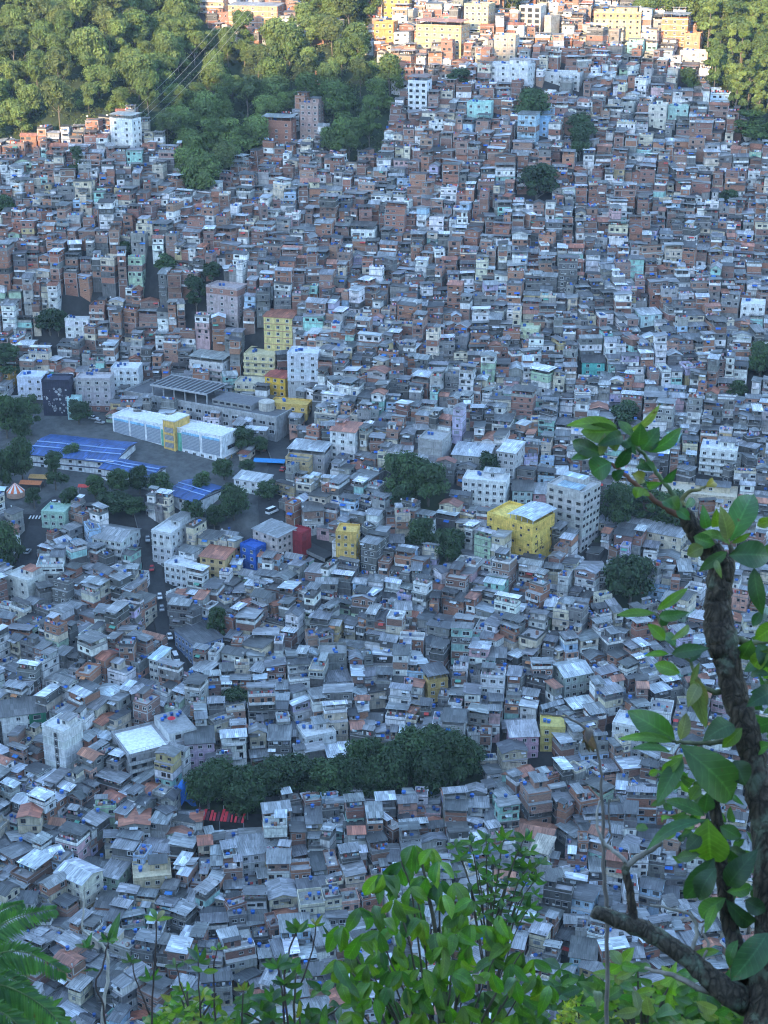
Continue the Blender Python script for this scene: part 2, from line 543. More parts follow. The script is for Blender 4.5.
            top = rword + ' gable roof'
        elif u < .6 and d > 6.5:
            ym = y0 + (y1 - y0) * r.uniform(.4, .6)
            mono(x0, x1, y0, ym - .5, z, base_col=lastst, fall='f')
            c0 = rc; rc = vary(r, r.choice(FIBRO))
            mono(x0, x1, ym + .5, y1, z + .7, base_col=lastst)
            rc = c0
            top = 'stepped ' + rword + ' roof'
        else:
            mono(x0, x1, y0, y1, z, base_col=lastst)
            top = 'sloping ' + rword + ' roof'
        if r.random() < .18: tank(r.uniform(x0 + 1, x1 - 1), y1 - .9, z + .9)
    elif t < roofy + (1 - roofy) * .52:            # roofed terrace: parapet, posts, sheet above
        pc = lastst[2] if r.random() < .5 else vary(r, r.choice(WHITE + GREY))
        pm = lastst[1] if pc is lastst[2] else 'wall'
        parapet(x0, x1, y0, y1, z, r.uniform(.8, 1.1), pc, pm)
        ph = r.uniform(2.1, 2.6)
        ya = y0 if r.random() < .6 else y0 + d * .35
        for cx in (x0 + .16, (x0 + x1) / 2, x1 - .16):
            for cy in (ya + .16, y1 - .16):
                pb = MB(); pb.box(cx - .09, cx + .09, cy - .09, cy + .09, z, z + ph + .45, 'concrete', conc, top=False)
                parts.append(('post', pb))
        if r.random() < .45:
            q = MB(); yb = y0 + d * r.uniform(.45, .7)
            q.box(x0 + .3, x1 - .3, yb, y1 - .2, z, z + ph - .1, lastst[1], vary(r, lastst[2]), top=True)
            parts.append(('rooftop_room', q))
            if r.random() < .7: wins.append((len(parts) - 1, (x0 + x1) / 2 + r.uniform(-.8, .8), yb, z + 1.3, 0, 1.0, 1.1, wk))
        rise = r.uniform(-.5, .5)
        rb = MB(); zz = z + ph
        f = r.choice('fl')
        z4 = (zz, zz, zz + abs(rise), zz + abs(rise)) if f == 'f' else (zz + max(0, rise), zz + max(0, -rise), zz + max(0, -rise), zz + max(0, rise))
        rb.sheet(x0 - .45, x1 + .45, ya - .5, y1 + .4, z4, rc, 'y' if f == 'f' else 'x')
        parts.append(('roof', rb))
        if ya > y0 and r.random() < .6: tank(r.uniform(x0 + .9, x1 - .9), y0 + .9, z)
        top = 'open terrace under ' + rword
    else:                                          # bare slab with parapet, tanks, perhaps a small room
        pc = lastst[2] if r.random() < .6 else vary(r, r.choice(WHITE + GREY + CREAM))
        parapet(x0, x1, y0, y1, z, r.uniform(.5, 1.1), pc, lastst[1] if pc is lastst[2] else 'wall')
        if r.random() < .5 and w > 4.5:
            q = MB(); rw = (x1 - x0) * r.uniform(.35, .55); sx = r.choice((-1, 1))
            xa = x0 + .2 if sx < 0 else x1 - .2 - rw
            st = lastst if r.random() < .6 else pick_wall(r, bricky)
            q.box(xa, xa + rw, y0 + d * .4, y1 - .2, z, z + 2.4, st[1], st[2])
            parts.append(('rooftop_room', q))
            wins.append((len(parts) - 1, xa + rw / 2, y0 + d * .4, z + 1.2, 0, .9, 1.5, 1))
            rb = MB()
            rb.sheet(xa - .35, xa + rw + .35, y0 + d * .4 - .6, y1, (z + 2.5, z + 2.5, z + 2.9, z + 2.9), rc)
            parts.append(('roof', rb))
            for _ in range(r.choice((0, 1, 1, 2))): tank((x1 - r.uniform(.9, 1.3)) if sx < 0 else x0 + r.uniform(.9, 1.3), y0 + d * r.uniform(.3, .85), z)
            top = 'flat roof with a small rooftop room'
        else:
            for _ in range(r.choice((0, 1, 1, 2, 3))): tank(r.uniform(x0 + .9, x1 - .9), r.uniform(y0 + d * .35, y1 - .9), z)
            top = 'flat slab roof'
    if r.random() < .12:
        cb = MB(); yy = r.uniform(y0 + .4, y1 - .4)
        # a tarpaulin or awning slung over the front
        cc = r.choice([(0.03, 0.14, 0.5), (0.05, .2, .5), (0.5, 0.06, 0.05), (0.5, 0.22, 0.1), (.1, .3, .22), (0.03, 0.14, 0.5)])
        xx = r.uniform(x0, x1 - 2)
        zt = max(FH, z - FH * r.randint(0, 1)) - .35
        cb.sheet(xx, xx + r.uniform(1.6, 2.6), y0 - 1.2, y0 - .005, (zt - .45, zt - .45, zt, zt), cc, mat='cloth', th=.03)
        parts.append(('awning', cb))
    # sheds and lean-to sheets patched onto the roof and the front
    for _ in range(r.choice((0, 1, 2, 2, 3, 4))):
        cb = MB(); sx, sy = r.uniform(.5, 1.5), r.uniform(.5, 1.3); xx, yy = r.uniform(x0 + .2, max(x0 + .3, x1 - 1.6)), r.uniform(y0 + .2, y0 + d * .6)
        if top.startswith(('open', 'flat')):
            cb.box(xx, xx + sx, yy, yy + sy, z, z + r.uniform(.4, 1.5), 'wall', vary(r, r.choice(WHITE + GREY + BRICK + [(.08, .08, .08), (.05, .15, .4)])))
            parts.append(('shed', cb))
        else:
            zt = FH * r.randint(1, n) - .3; ww = r.uniform(1.5, 3.2)
            xx = r.uniform(x0 - .3, max(x0, x1 - ww))
            cb.sheet(xx, xx + ww, y0 - r.uniform(.8, 1.6), y0 - .12, (zt - .3, zt - .35, zt, zt), vary(r, r.choice(FIBRO + ZINC)))
            parts.append(('lean_to', cb))
    if r.random() < .35:     # dish on the top wall
        db = MB(); sx = r.choice((x0, x1)); yy = r.uniform(y0, y1); zz = z + .7
        n_ = 8; c = (sx, yy, zz + .35)
        db.face([(c[0] + .42 * cos(2 * pi * k / n_), c[1] - .18 + .1 * sin(2 * pi * k / n_), c[2] + .38 * sin(2 * pi * k / n_)) for k in range(n_)], 'metal', (.5, .5, .5))
        db.face([(c[0] + .42 * cos(-2 * pi * k / n_), c[1] - .15 + .1 * sin(-2 * pi * k / n_), c[2] + .38 * sin(-2 * pi * k / n_)) for k in range(n_)], 'metal', (.4, .4, .4))
        db.box(c[0] - .04, c[0] + .04, c[1] - .12, c[1] + .1, z - .1, c[2], 'metal', (.3, .3, .3))
        parts.append(('satellite_dish', db))
    if top.startswith(('open', 'flat')) and r.random() < .6:   # washing hung across the terrace
        yy = y0 + r.uniform(.4, d * .35); xa = x0 + .3
        while xa < x1 - .6:
            ww = r.uniform(.4, .9)
            if r.random() < .65:
                lb = MB(); lb.sheet(xa, xa + ww, yy, yy + .03, (z + 1.75, z + 1.75, z + 1.75, z + 1.75), r.choice([(.7, .7, .7), (.5, .08, .07), (.1, .2, .5), (.05, .05, .06), (.55, .5, .4), (.3, .5, .55), (.6, .35, .4)]), mat='cloth', th=r.uniform(.6, 1.1)); parts.append(('washing', lb))
            xa += ww + .1
    words = []
    for k in kinds:
        if k not in words: words.append(k)
    return dict(parts=parts, wins=wins, n=n, wall=main[0], kinds=words, top=top, tanks=tanks, w=w, d=d, h=z + 2.6)
# ------------------------------------------------------------------ one-off buildings, each its own thing
FOOT = []      # (cx, cy, ang, hw, hd)  occupied ground
BBOX = []      # (px0, py0, px1, py1, depth) kept clear of taller houses in front
ANCH = []      # (px, py, words) used when labelling houses

def reserve(cx, cy, ang, hw, hd, h, z, clear=True):
    FOOT.append((cx, cy, ang, hw, hd))
    if clear:
        c, s = cos(ang), sin(ang)
        P = [project(cx + a * hw * c - b * hd * s, cy + a * hw * s + b * hd * c, zz) for a in (-1, 1) for b in (-1, 1) for zz in (z, z + h)]
        BBOX.append((min(p[0] for p in P), min(p[1] for p in P), max(p[0] for p in P), max(p[1] for p in P), min(p[2] for p in P)))

def stand(x0, x1, yb, ang_deg, d):
    """place a building whose image spans x0..x1 with its nearest corner at row yb:
    returns centre, width, angle"""
    a = radians(ang_deg)
    pc = at((x0 + x1) / 2, yb)
    sc_ = F / project(*pc)[2]
    W = (x1 - x0) / sc_
    w = (W - d * abs(sin(a))) / cos(a)
    w = max(w, 2.5)
    if a < 0: nx = x0 + w * cos(a) * sc_
    elif a > 0: nx = x0 + d * sin(a) * sc_
    else: nx = (x0 + x1) / 2
    P = at(nx, yb)
    lx = w / 2 if a < 0 else (-w / 2 if a > 0 else 0)
    # local near corner (lx, -d/2)
    cx = P[0] - (lx * cos(a) + d / 2 * sin(a))
    cy = P[1] - (lx * sin(a) - d / 2 * cos(a))
    return (cx, cy, P[2]), w, a

def add_windows(root, host, lst):
    for (x, y, z, rot, w, h, k) in lst:
        o = bpy.data.objects.new('window', win_mesh(k))
        COL.objects.link(o); o.parent = host
        o.location = (x, y, z); o.rotation_euler = (0, 0, rot); o.scale = (w, 1, h)

def tanks_on(root, spots, z, r=.65, col=None, rng=RND):
    for (x, y) in spots:
        b = MB(); b.box(x - r * .8, x + r * .8, y - r * .8, y + r * .8, z, z + .2, 'concrete', CONC[0])
        b.cyl(x, y, z + .2, r * .82, .95, 'plastic', col or vary(rng, rng.choice(TANK)), 12, r)
        b.build('water_tank', root)

def blk(name, label, cat, x0, x1, yb, n, ang, d, col, nf=4, ns=2, roof='flat', fh=2.9, mat='wall', win=(1.2, 1.1, 0), anchor=None,
        band=None, sidecol=None, balcony=False, rcol=None, seed=None, ground=None, skip=0.06, tanks=2, topcol=None, clear=True, dark_top=False):
    rng = random.Random(seed if seed is not None else (x0 * 31 + yb))
    (cx, cy, z0), w, a = stand(x0, x1, yb, ang, d)
    h = n * fh
    root = empty(name, (cx, cy, z0), a, label, cat)
    reserve(cx, cy, a, w / 2 + .3, d / 2 + .3, h, z0, clear)
    if anchor: ANCH.append(((x0 + x1) / 2, yb - 10, anchor))
    hx, hy = w / 2, d / 2
    b = MB()
    for k in range(n):
        cc = vary(rng, col, .03)
        mm = mat
        if ground and k == 0: cc = ground
        if topcol and k == n - 1: cc, mm = topcol if isinstance(topcol[0], tuple) else (topcol, mat)
        b.box(-hx, hx, -hy, hy, -5.5 if k == 0 else k * fh, (k + 1) * fh, mm, cc, top=(k == n - 1), topmat='concrete', topcol=(.3, .3, .29))
    if sidecol:
        for sx in (-1, 1):
            b.face([(sx * (hx + .03), -hy, -5), (sx * (hx + .03), hy, -5), (sx * (hx + .03), hy, h), (sx * (hx + .03), -hy, h)], 'wall', sidecol)
    body = b.build('wall', root)
    bc = band or tuple(v * .85 for v in col)
    for k in range(1, n + 1):
        zz = k * fh
        sb = MB(); sb.box(-hx - .12, hx + .12, -hy - .12, hy + .12, zz - .2, zz + (.06 if k == n else .02), 'wall' if band else 'concrete', bc, bottom=True)
        sb.build('floor_slab', root)
    wl = []
    for k in range(n):
        for i in range(nf):
            if rng.random() > skip:
                wl.append((-hx + w * (i + .5) / nf + rng.uniform(-.1, .1), -hy, k * fh + fh * .52, 0, win[0], win[1], win[2]))
        for s in (-1, 1):
            if (s > 0) == (ang <= 0) or ang == 0:
                for i in range(ns):
                    if rng.random() > skip:
                        wl.append((s * (hx + (.035 if sidecol else 0)), -hy + d * (i + .5) / ns, k * fh + fh * .52, s * pi / 2, win[0] * .9, win[1], win[2]))
    add_windows(root, body, wl[:99])
    if balcony:
        for k in range(1, n):
            q = MB()
            q.box(-hx, hx, -hy - 1.0, -hy - .13, k * fh - .15, k * fh - .02, 'concrete', CONC[2], bottom=True)
            q.box(-hx, hx, -hy - 1.0, -hy - .9, k * fh - .02, k * fh + .95, 'wall', balcony if isinstance(balcony, tuple) else col)
            for sx in (-1, 1):
                q.box(sx * hx - .06, sx * hx + .06, -hy - .9, -hy - .13, k * fh - .02, k * fh + .95, 'wall', col)
            q.build('balcony', root)
    z = h + .06
    rc = rcol or vary(rng, rng.choice(FIBRO))
    if roof in ('flat', 'room', 'open'):
        q = MB(); t = .15; ph = .8
        q.box(-hx, hx, -hy, -hy + t, z, z + ph, mat, col); q.box(-hx, hx, hy - t, hy, z, z + ph, mat, col)
        q.box(-hx, -hx + t, -hy + t, hy - t, z, z + ph, mat, col); q.box(hx - t, hx, -hy + t, hy - t, z, z + ph, mat, col)
        q.build('parapet', root)
        if roof == 'room':
            q = MB(); q.box(-hx * .1, hx * .8, -hy * .1, hy * .8, z, z + 2.5, mat, vary(rng, col), topmat='concrete', topcol=CONC[0]); rm = q.build('rooftop_room', root)
            add_windows(root, rm, [(hx * .3, -hy * .1, z + 1.3, 0, 1.2, 1.1, win[2])])
            q = MB(); q.sheet(-hx * .1 - .4, hx * .8 + .4, -hy * .1 - .6, hy * .8 + .3, (z + 2.6, z + 2.6, z + 3.0, z + 3.0), rc); q.build('roof', root)
        if roof == 'open':
            for i in range(4):
                for yy in (-hy + .3, hy - .3):
                    xx = -hx + .3 + (w - .6) * i / 3
                    q = MB(); q.box(xx - .1, xx + .1, yy - .1, yy + .1, z, z + 2.7, 'concrete', CONC[0], top=False); q.build('post', root)
            q = MB(); q.sheet(-hx - .4, hx + .4, -hy - .4, hy + .4, (z + 2.4, z + 2.4, z + 2.9, z + 2.9), rc); q.build('roof', root)
        tanks_on(root, [(rng.uniform(-hx * .7, -hx * .15), rng.uniform(-hy * .3, hy * .6)) for _ in range(tanks)], z, rng=rng)
    elif roof == 'mono' or roof == 'tile':
        q = MB(); r_ = .9
        P = [(-hx, -hy), (hx, -hy), (hx, hy), (-hx, hy)]; hz = (z, z, z + r_, z + r_)
        for i in range(4):
            j = (i + 1) % 4
            q.face([(P[i][0] * .998, P[i][1] * .998, z - .05), (P[j][0] * .998, P[j][1] * .998, z - .05), (P[j][0] * .998, P[j][1] * .998, hz[j]), (P[i][0] * .998, P[i][1] * .998, hz[i])], mat, col)
        q.build('gable_wall', root)
        q = MB(); sy = r_ / d * .5
        q.sheet(-hx - .5, hx + .5, -hy - .5, hy + .5, (z + .1 - sy, z + .1 - sy, z + .1 + r_ + sy, z + .1 + r_ + sy), rcol or (TILE[0] if roof == 'tile' else rc)); q.build('roof', root)
    elif roof == 'gable':
        q = MB(); rise = min(2.2, d * .16); zl, zh = z + .05, z + .05 + rise; s = rise / hy * .5
        rk = rcol or rc
        q.sheet(-hx - .5, hx + .5, -hy - .5, 0, (zl - s, zl - s, zh, zh), rk); q.sheet(-hx - .5, hx + .5, 0, hy + .5, (zh, zh, zl - s, zl - s), vary(rng, rk, .04)); q.build('roof', root)
        for sx in (-1, 1):
            q = MB(); q.face([(sx * (hx - .02), -hy, z - .05), (sx * (hx - .02), hy, z - .05), (sx * (hx - .02), 0, zh - .07)], mat, col); q.build('gable_wall', root)
    root['_w'] = w
    return root, w, d, z

W_, C_, Y_ = (0.76, 0.76, 0.74), (0.66, 0.60, 0.48), (0.72, 0.52, 0.14)
AB = 'apartment block'

def landmarks():
    B = blk
    # ---- middle of the valley
    root, w, d, z = B('apartment_block', 'bright yellow block with curved pale metal roof over its open top floor', AB, 488, 556, 572, 6, -38, 15, (0.78, 0.54, 0.12), 6, 3, roof='none', fh=3.0, win=(.8, .7, 3), band=(0.78, 0.54, 0.12), skip=.4, anchor='the bright yellow block')
    hx, hy = w / 2, d / 2
    q = MB(); t = .2
    for a in ((-hx, hx, -hy, -hy + t), (-hx, hx, hy - t, hy), (-hx, -hx + t, -hy + t, hy - t), (hx - t, hx, -hy + t, hy - t)): q.box(*a, z, z + 1.0, 'wall', (0.78, 0.54, 0.12))
    q.build('parapet', root)
    for i in range(5):
        for yy in (-hy + .4, hy - .4):
            xx = 0 + (hx - .3) * i / 4
            q = MB(); q.box(xx - .12, xx + .12, yy - .12, yy + .12, z, z + 3.4, 'metal', (.5, .5, .5), top=False); q.build('post', root)
    q = MB()
    m = 8
    for i in range(m):     # vaulted sheet roof over the right half
        x0, x1 = -1.0 + (hx + 1.6) * i / m, -1.0 + (hx + 1.6) * (i + 1) / m
        f = lambda x: z + 2.7 + .8 * sin(pi * (x + 1.0) / (hx + 1.6))
        q.sheet(x0, x1, -hy - .6, hy + .6, (f(x0), f(x1), f(x1), f(x0)), (0.56, 0.62, 0.66))
    q.build('curved_roof', root)
    q = MB(); rr = random.Random(3)
    yy = 0
    for (a, b_, c_, e) in ((-.9, 4.2, .9, 4.4), (-.1, 1.6, .15, 5.2), (-1.3, 2.6, 1.2, 2.85), (-1.1, 1.5, -.5, 2.4), (.4, 1.4, 1.3, 2.0), (-.7, 3.2, .8, 3.4), (-1.2, 4.9, -.6, 5.3), (.5, 4.9, 1.1, 5.2), (-2.9, 2.5, -2.6, 4.9), (-3.4, 3.8, -2.2, 4.05), (-3.1, 1.5, -2.5, 2.2)):
        q.face([(hx + .05, a * 1.1 - 1, b_ * 1.25 + 5.5), (hx + .05, c_ * 1.1 - 1, b_ * 1.25 + 5.6), (hx + .05, c_ * 1.1 - .9, e * 1.25 + 5.5), (hx + .05, a * 1.1 - 1.1, e * 1.25 + 5.4)], 'wall', BLACK)
    q.build('painted_sign', root)
    root, w, d, z = B('apartment_tower', 'pale grey eight storey tower with rows of dark windows behind the yellow block', 'apartment tower', 547, 601, 553, 8, -36, 13, (0.50, 0.48, 0.46), 4, 5, fh=3.0, win=(1.7, 1.1, 1), anchor='the grey eight storey tower', tanks=1)
    q = MB(); q.box(-5, 4, 0, 5, z, z + 2.8, 'wall', (.5, .48, .46), topmat='sheet', topcol=(.5, .6, .68)); q.build('rooftop_room', root)
    q = MB(); q.sheet(-4, 6, -6.3, -.6, (z + .9, z + .9, z + 1.2, z + 1.2), (0.3, 0.42, 0.5)); q.build('skylight', root)
    B('apartment_block', 'white five storey block with small dark windows left of the grey tower', AB, 462, 511, 512, 4, -14, 10, W_, 6, 2, roof='room', anchor='the white five storey block', tanks=2)
    B('apartment_block', 'narrow aqua and grey block between the white block and the tower', AB, 512, 534, 512, 3, -6, 9, (.40, .52, .52), 3, 1, roof='mono')
    B('apartment_block', 'narrow dull pink house beside the grey tower', 'house', 533, 549, 515, 3, -6, 9, (.50, .30, .32), 2, 1, roof='mono')
    B('apartment_block', 'narrow upright yellow block with rows of small windows beside low grey roofs', AB, 336, 360, 580, 6, -10, 8, (0.70, 0.46, 0.13), 3, 2, fh=3.1, win=(.9, 1.0, 0), tanks=1, anchor='the narrow yellow block')
    B('apartment_block', 'beige pink five storey block with a broad grey sheet roof', AB, 252, 296, 573, 5, -42, 10, (.52, .45, .42), 3, 4, roof='mono', win=(1.1, 1.0, 1), anchor='the beige block with grey roof')
    B('painted_house', 'strong blue house against the beige block with grey roof', 'house', 240, 266, 578, 4, -38, 6, (0.03, 0.12, 0.46), 2, 1, roof='flat', tanks=0, anchor='the strong blue house', skip=.3)
    B('painted_house', 'dark red windowless house right of the beige block', 'house', 288, 311, 563, 4, -35, 6, (0.30, 0.02, 0.03), 0, 0, roof='flat', tanks=0)
    B('apartment_block', 'ochre four storey block with red tile roof and green shutters beside the street', AB, 200, 234, 588, 4, -20, 9, (0.60, 0.42, 0.20), 3, 2, roof='tile', anchor='the ochre block with red roof', win=(1.2, 1.0, 3))
    B('apartment_block', 'long white block lining the dark street, stepped roof terrace', AB, 152, 192, 570, 5, -24, 18, (.66, .66, .65), 3, 5, roof='room', anchor='the long white street block')
    B('apartment_block', 'white two storey annex in front of the long white street block', 'house', 164, 196, 590, 3, -24, 8, (.70, .71, .72), 4, 2, roof='flat', tanks=1)
    root, w, d, z = B('apartment_block', 'long low blue walled building with dark flat roof bending along the street', 'warehouse', 172, 222, 668, 3, 38, 14, (.22, .30, .46), 4, 6, roof='mono', rcol=(.10, .10, .105), anchor='the long blue walled building')
    B('apartment_block', 'white three storey block with long balconies and double grey roof left of the street', AB, 92, 137, 570, 4, -22, 14, (.68, .68, .67), 5, 3, roof='gable', rcol=(.33, .33, .33), balcony=(.68, .68, .67), anchor='the white block with long balconies')
    B('painted_house', 'blank pale grey box house with flat roof and tile hut on top', 'house', 4, 43, 606, 3, -34, 9, (.66, .65, .6), 2, 1, roof='room', rcol=TILE[0], fh=3.2, tanks=2, anchor='the blank pale box house')
    B('painted_house', 'pale green three storey house left of the white balcony block', 'house', 42, 70, 535, 3, -10, 9, (.36, .52, .42), 3, 1, roof='flat', anchor='the pale green house', tanks=1)
    # ---- lower left
    root, w, d, z = B('apartment_tower', 'slim white six storey tower with a dark column of windows', 'apartment tower', 43, 82, 782, 6, -32, 9, (.72, .72, .70), 0, 0, roof='room', anchor='the slim white tower', fh=3.0, tanks=2)
    q = MB(); q.face([(.3, -d / 2 - .03, .5), (2.0, -d / 2 - .03, .5), (2.0, -d / 2 - .03, 17), (.3, -d / 2 - .03, 17)], 'concrete', (.16, .15, .15)); host = q.build('stairwell_panel', root)
    add_windows(root, host, [(1.15, -d / 2 - .03, k * 3 + 1.5, 0, .9, 1.5, 1) for k in range(6)])
    root, w, d, z = B('apartment_block', 'white block with a dark green corner facade at the left edge', AB, -4, 46, 748, 4, 16, 10, W_, 4, 2, roof='mono', anchor='the green and white block')
    q = MB(); q.box(w * .12, w * .5 + .05, -d / 2 - .3, -d / 2 - .005, 0, 11.5, 'wall', (0.02, 0.16, 0.09)); host = q.build('green_facade', root)
    add_windows(root, host, [(w * .3, -d / 2 - .3, k * 2.9 + 1.5, 0, 2.2, 1.3, 1) for k in range(4)])
    root, w, d, z = B('apartment_block', 'big grey block with railed white roof terrace and red parasol on top', AB, 106, 198, 788, 4, 28, 17, (.40, .39, .39), 7, 4, roof='flat', anchor='the railed roof terrace block', balcony=(.56, .56, .55), tanks=0, win=(1.5, 1.3, 1))
    hx, hy = w / 2, d / 2
    q = MB(); q.box(-hx + 1, hx * .1, -hy + .6, hy - 1, z + .01, z + .1, 'concrete', (.75, .76, .77)); q.build('terrace_floor', root)
    q = MB(); q.box(hx * .2, hx - .4, -hy + 2, hy - .6, z, z + 3.2, 'wall', (.62, .62, .61), topmat='concrete', topcol=(.3, .3, .3)); host = q.build('rooftop_room', root)
    add_windows(root, host, [(hx * .45, -hy + 2, z + 1.6, 0, 1.8, 1.4, 1), (hx * .8, -hy + 2, z + 1.6, 0, 1.2, 1.4, 1)])
    q = MB()
    for i in range(11):
        xx = -hx + .2 + (hx * 1.15) * i / 10
        q.box(xx - .05, xx + .05, -hy - .02, -hy + .08, z + .8, z + 2.0, 'metal', W_)
    q.box(-hx, hx * .2, -hy, -hy + .07, z + 1.95, z + 2.07, 'metal', W_, bottom=True); q.box(-hx, hx * .2, -hy + .01, -hy + .06, z + 1.35, z + 1.43, 'metal', W_, bottom=True)
    q.build('railing', root)
    q = MB(); q.cyl(hx * .5, 1, z + 3.2, .05, 2.0, 'metal', W_, 6); q.cyl(hx * .5, 1, z + 4.6, 1.4, .7, 'cloth', (.55, .02, .04), 10, .1, .1); q.build('parasol', root)
    tanks_on(root, [(hx * .3, 3), (hx * .42, 4.4), (hx * .75, 3.4), (hx * .85, 4.6), (hx * .62, 5)], z + 3.2)
    B('painted_house', 'lilac pink three storey house beside the left end of the dark grove', 'house', 184, 215, 775, 4, 8, 9, (.52, .40, .50), 3, 1, roof='mono', anchor='the lilac pink house')
    B('painted_house', 'white and ochre house with broad pale metal roof', 'house', 54, 101, 917, 4, -34, 9, (.70, .66, .56), 3, 2, roof='gable', rcol=(.56, .58, .6), anchor='the white and ochre house', ground=(.62, .48, .26))
    B('painted_house', 'cream three storey house with roof tanks right of the white and ochre house', 'house', 130, 172, 905, 3, 10, 9, (.60, .50, .34), 4, 2, roof='room', anchor='the cream house with roof tanks')
    B('painted_house', 'white three storey house, grey roof, beside the red awning', 'house', 234, 272, 880, 3, 14, 9, (.70, .71, .72), 3, 2, roof='mono', anchor='the white house below the red awning')
    B('painted_house', 'pale green house with grey roof among the lower left roofs', 'house', 100, 128, 895, 2, -20, 8, (.42, .55, .45), 2, 1, roof='mono')
    B('painted_house', 'ochre house with flat roof at right of the street end', 'house', 420, 448, 705, 3, 20, 8, (.55, .38, .14), 2, 1, roof='open', anchor='the ochre terrace house')
    B('painted_house', 'white four storey house with stepped terraces below the ochre terrace house', 'house', 296, 336, 762, 3, 22, 9, (.66, .66, .65), 3, 2, roof='room', anchor='the white stepped terrace house')
    B('painted_house', 'pink house with grey roof right of the dark grove', 'house', 508, 538, 760, 3, 4, 9, (.60, .38, .46), 3, 1, roof='mono', anchor='the pink house right of the grove')
    B('painted_house', 'yellow and pink house with blue tanks right of the pink one', 'house', 540, 566, 752, 3, -4, 8, (.62, .50, .16), 2, 1, roof='flat', anchor='the yellow house right of the grove')
    B('painted_house', 'tall white house with small dark windows near the dry leaf clump', 'house', 612, 650, 760, 4, -22, 9, (.74, .74, .73), 3, 2, roof='room', anchor='the tall white house at right')
    B('painted_house', 'aqua blue two storey house low at right with grey roof', 'house', 569, 600, 985, 3, -12, 8, (.42, .66, .72), 2, 2, roof='mono', anchor='the aqua blue house')
    B('painted_house', 'house with wide red tile gable roof behind the bush', 'house', 512, 560, 858, 2, -18, 10, (.5, .48, .46), 4, 2, roof='gable', rcol=(.42, .19, .12), anchor='the red tile gable house')
    B('painted_house', 'cream house with tan roof below the red tile gable house', 'house', 530, 556, 878, 3, -22, 8, (.58, .5, .4), 3, 2, roof='mono', rcol=(.42, .36, .28), anchor='the tan roofed house')
    B('painted_house', 'broad white house with pale double metal roof in the right middle', 'house', 552, 592, 700, 3, 22, 11, (.42, .46, .42), 4, 3, roof='gable', rcol=(.55, .58, .6), anchor='the pale double roof house')
    B('painted_house', 'white tall house with pale flat top above the dark grove', 'house', 150, 170, 690, 4, -28, 8, (.64, .63, .58), 2, 2, roof='mono', rcol=(.5, .62, .68))
    # ---- right middle
    B('apartment_block', 'long beige block with stepped grey roofs right of the tower', AB, 600, 690, 566, 4, -28, 9, (.62, .54, .42), 7, 3, roof='mono', rcol=(.34, .34, .35), anchor='the long beige block')
    B('apartment_block', 'cream block with flat terrace half hidden by the upper branch', AB, 662, 742, 520, 3, -14, 12, (.66, .56, .42), 6, 2, roof='room', anchor='the cream terrace block')
    B('apartment_block', 'white four storey balcony block behind the upper leaves', AB, 700, 742, 480, 4, -16, 11, W_, 4, 2, roof='room', balcony=W_, anchor='the white balcony block')
    B('apartment_block', 'grey block with pale metal roof above the dark trees', AB, 497, 526, 488, 5, -24, 12, (.50, .49, .48), 3, 2, roof='mono', rcol=(.58, .6, .62), anchor='the grey block with pale roof')
    B('apartment_block', 'broad grey blank walled building with flat roof above the dark trees', AB, 418, 452, 470, 4, -20, 12, (.38, .37, .36), 2, 1, roof='flat', anchor='the blank walled grey block', skip=.6)
    B('apartment_block', 'white roofed wide grey building beside the blank walled one', AB, 452, 496, 478, 3, -14, 13, (.33, .32, .31), 3, 1, roof='mono', rcol=(.5, .52, .55), skip=.3)
    B('painted_house', 'pale green and cream three storey house on the far slope', 'house', 518, 542, 350, 3, -12, 9, (.58, .62, .42), 3, 1, roof='flat', anchor='the pale green far house')
    B('painted_house', 'white four storey house at the right edge', 'house', 740, 768, 332, 4, -14, 10, W_, 3, 1, roof='flat', anchor='the white house at right edge')
    B('painted_house', 'turquoise fronted low house on the far slope', 'house', 582, 606, 376, 2, -6, 8, (.12, .48, .44), 2, 1, roof='mono', anchor='the turquoise far house')
    B('painted_house', 'pale aqua house with pale roof on the far slope', 'house', 636, 662, 328, 2, 14, 8, (.55, .72, .70), 2, 1, roof='mono', rcol=(.55, .58, .6))
    # ---- left middle
    B('apartment_block', 'tall yellow block with stacked red tile awnings on top', AB, 264, 298, 352, 5, -14, 10, (.72, .58, .24), 3, 2, roof='tile', anchor='the tall yellow block', band=(.45, .2, .14), fh=3.1)
    B('apartment_block', 'stepped pale yellow terrace block below the tall yellow one', AB, 244, 281, 382, 4, -12, 12, (.64, .56, .34), 4, 2, roof='flat', balcony=(.68, .58, .3), tanks=3)
    B('apartment_block', 'lower yellow and white terraces in front of the stepped block', AB, 235, 270, 404, 3, -10, 9, (.60, .56, .44), 4, 1, roof='flat', balcony=(.68, .56, .28), tanks=3)
    B('painted_house', 'saturated yellow house with a red roof behind the grey school hall', 'house', 265, 293, 404, 4, -24, 8, (.75, .46, .05), 3, 1, roof='tile', rcol=(.46, .13, .10), anchor='the saturated yellow house')
    B('painted_house', 'long low ochre house with terrace at the end of the grey hall', 'house', 270, 312, 420, 2, -14, 8, (.66, .44, .12), 4, 1, roof='flat', tanks=2)
    B('apartment_block', 'tall blotchy pink grey block with aqua side on the left slope', AB, 206, 248, 328, 6, -26, 10, (.44, .36, .35), 3, 2, roof='flat', anchor='the tall blotchy block', mat='wall', topcol=((.33, .17, .13), 'brick'), tanks=2)
    B('apartment_block', 'white three storey block with grey base on the left slope', AB, 66, 92, 345, 4, -6, 9, W_, 3, 1, roof='flat', ground=(.35, .35, .34), anchor='the white left slope block')
    B('apartment_block', 'brick four storey block with white balconies right of the white one', AB, 91, 108, 338, 5, -6, 9, (.34, .18, .13), 2, 1, roof='room', mat='brick', balcony=(.6, .55, .5))
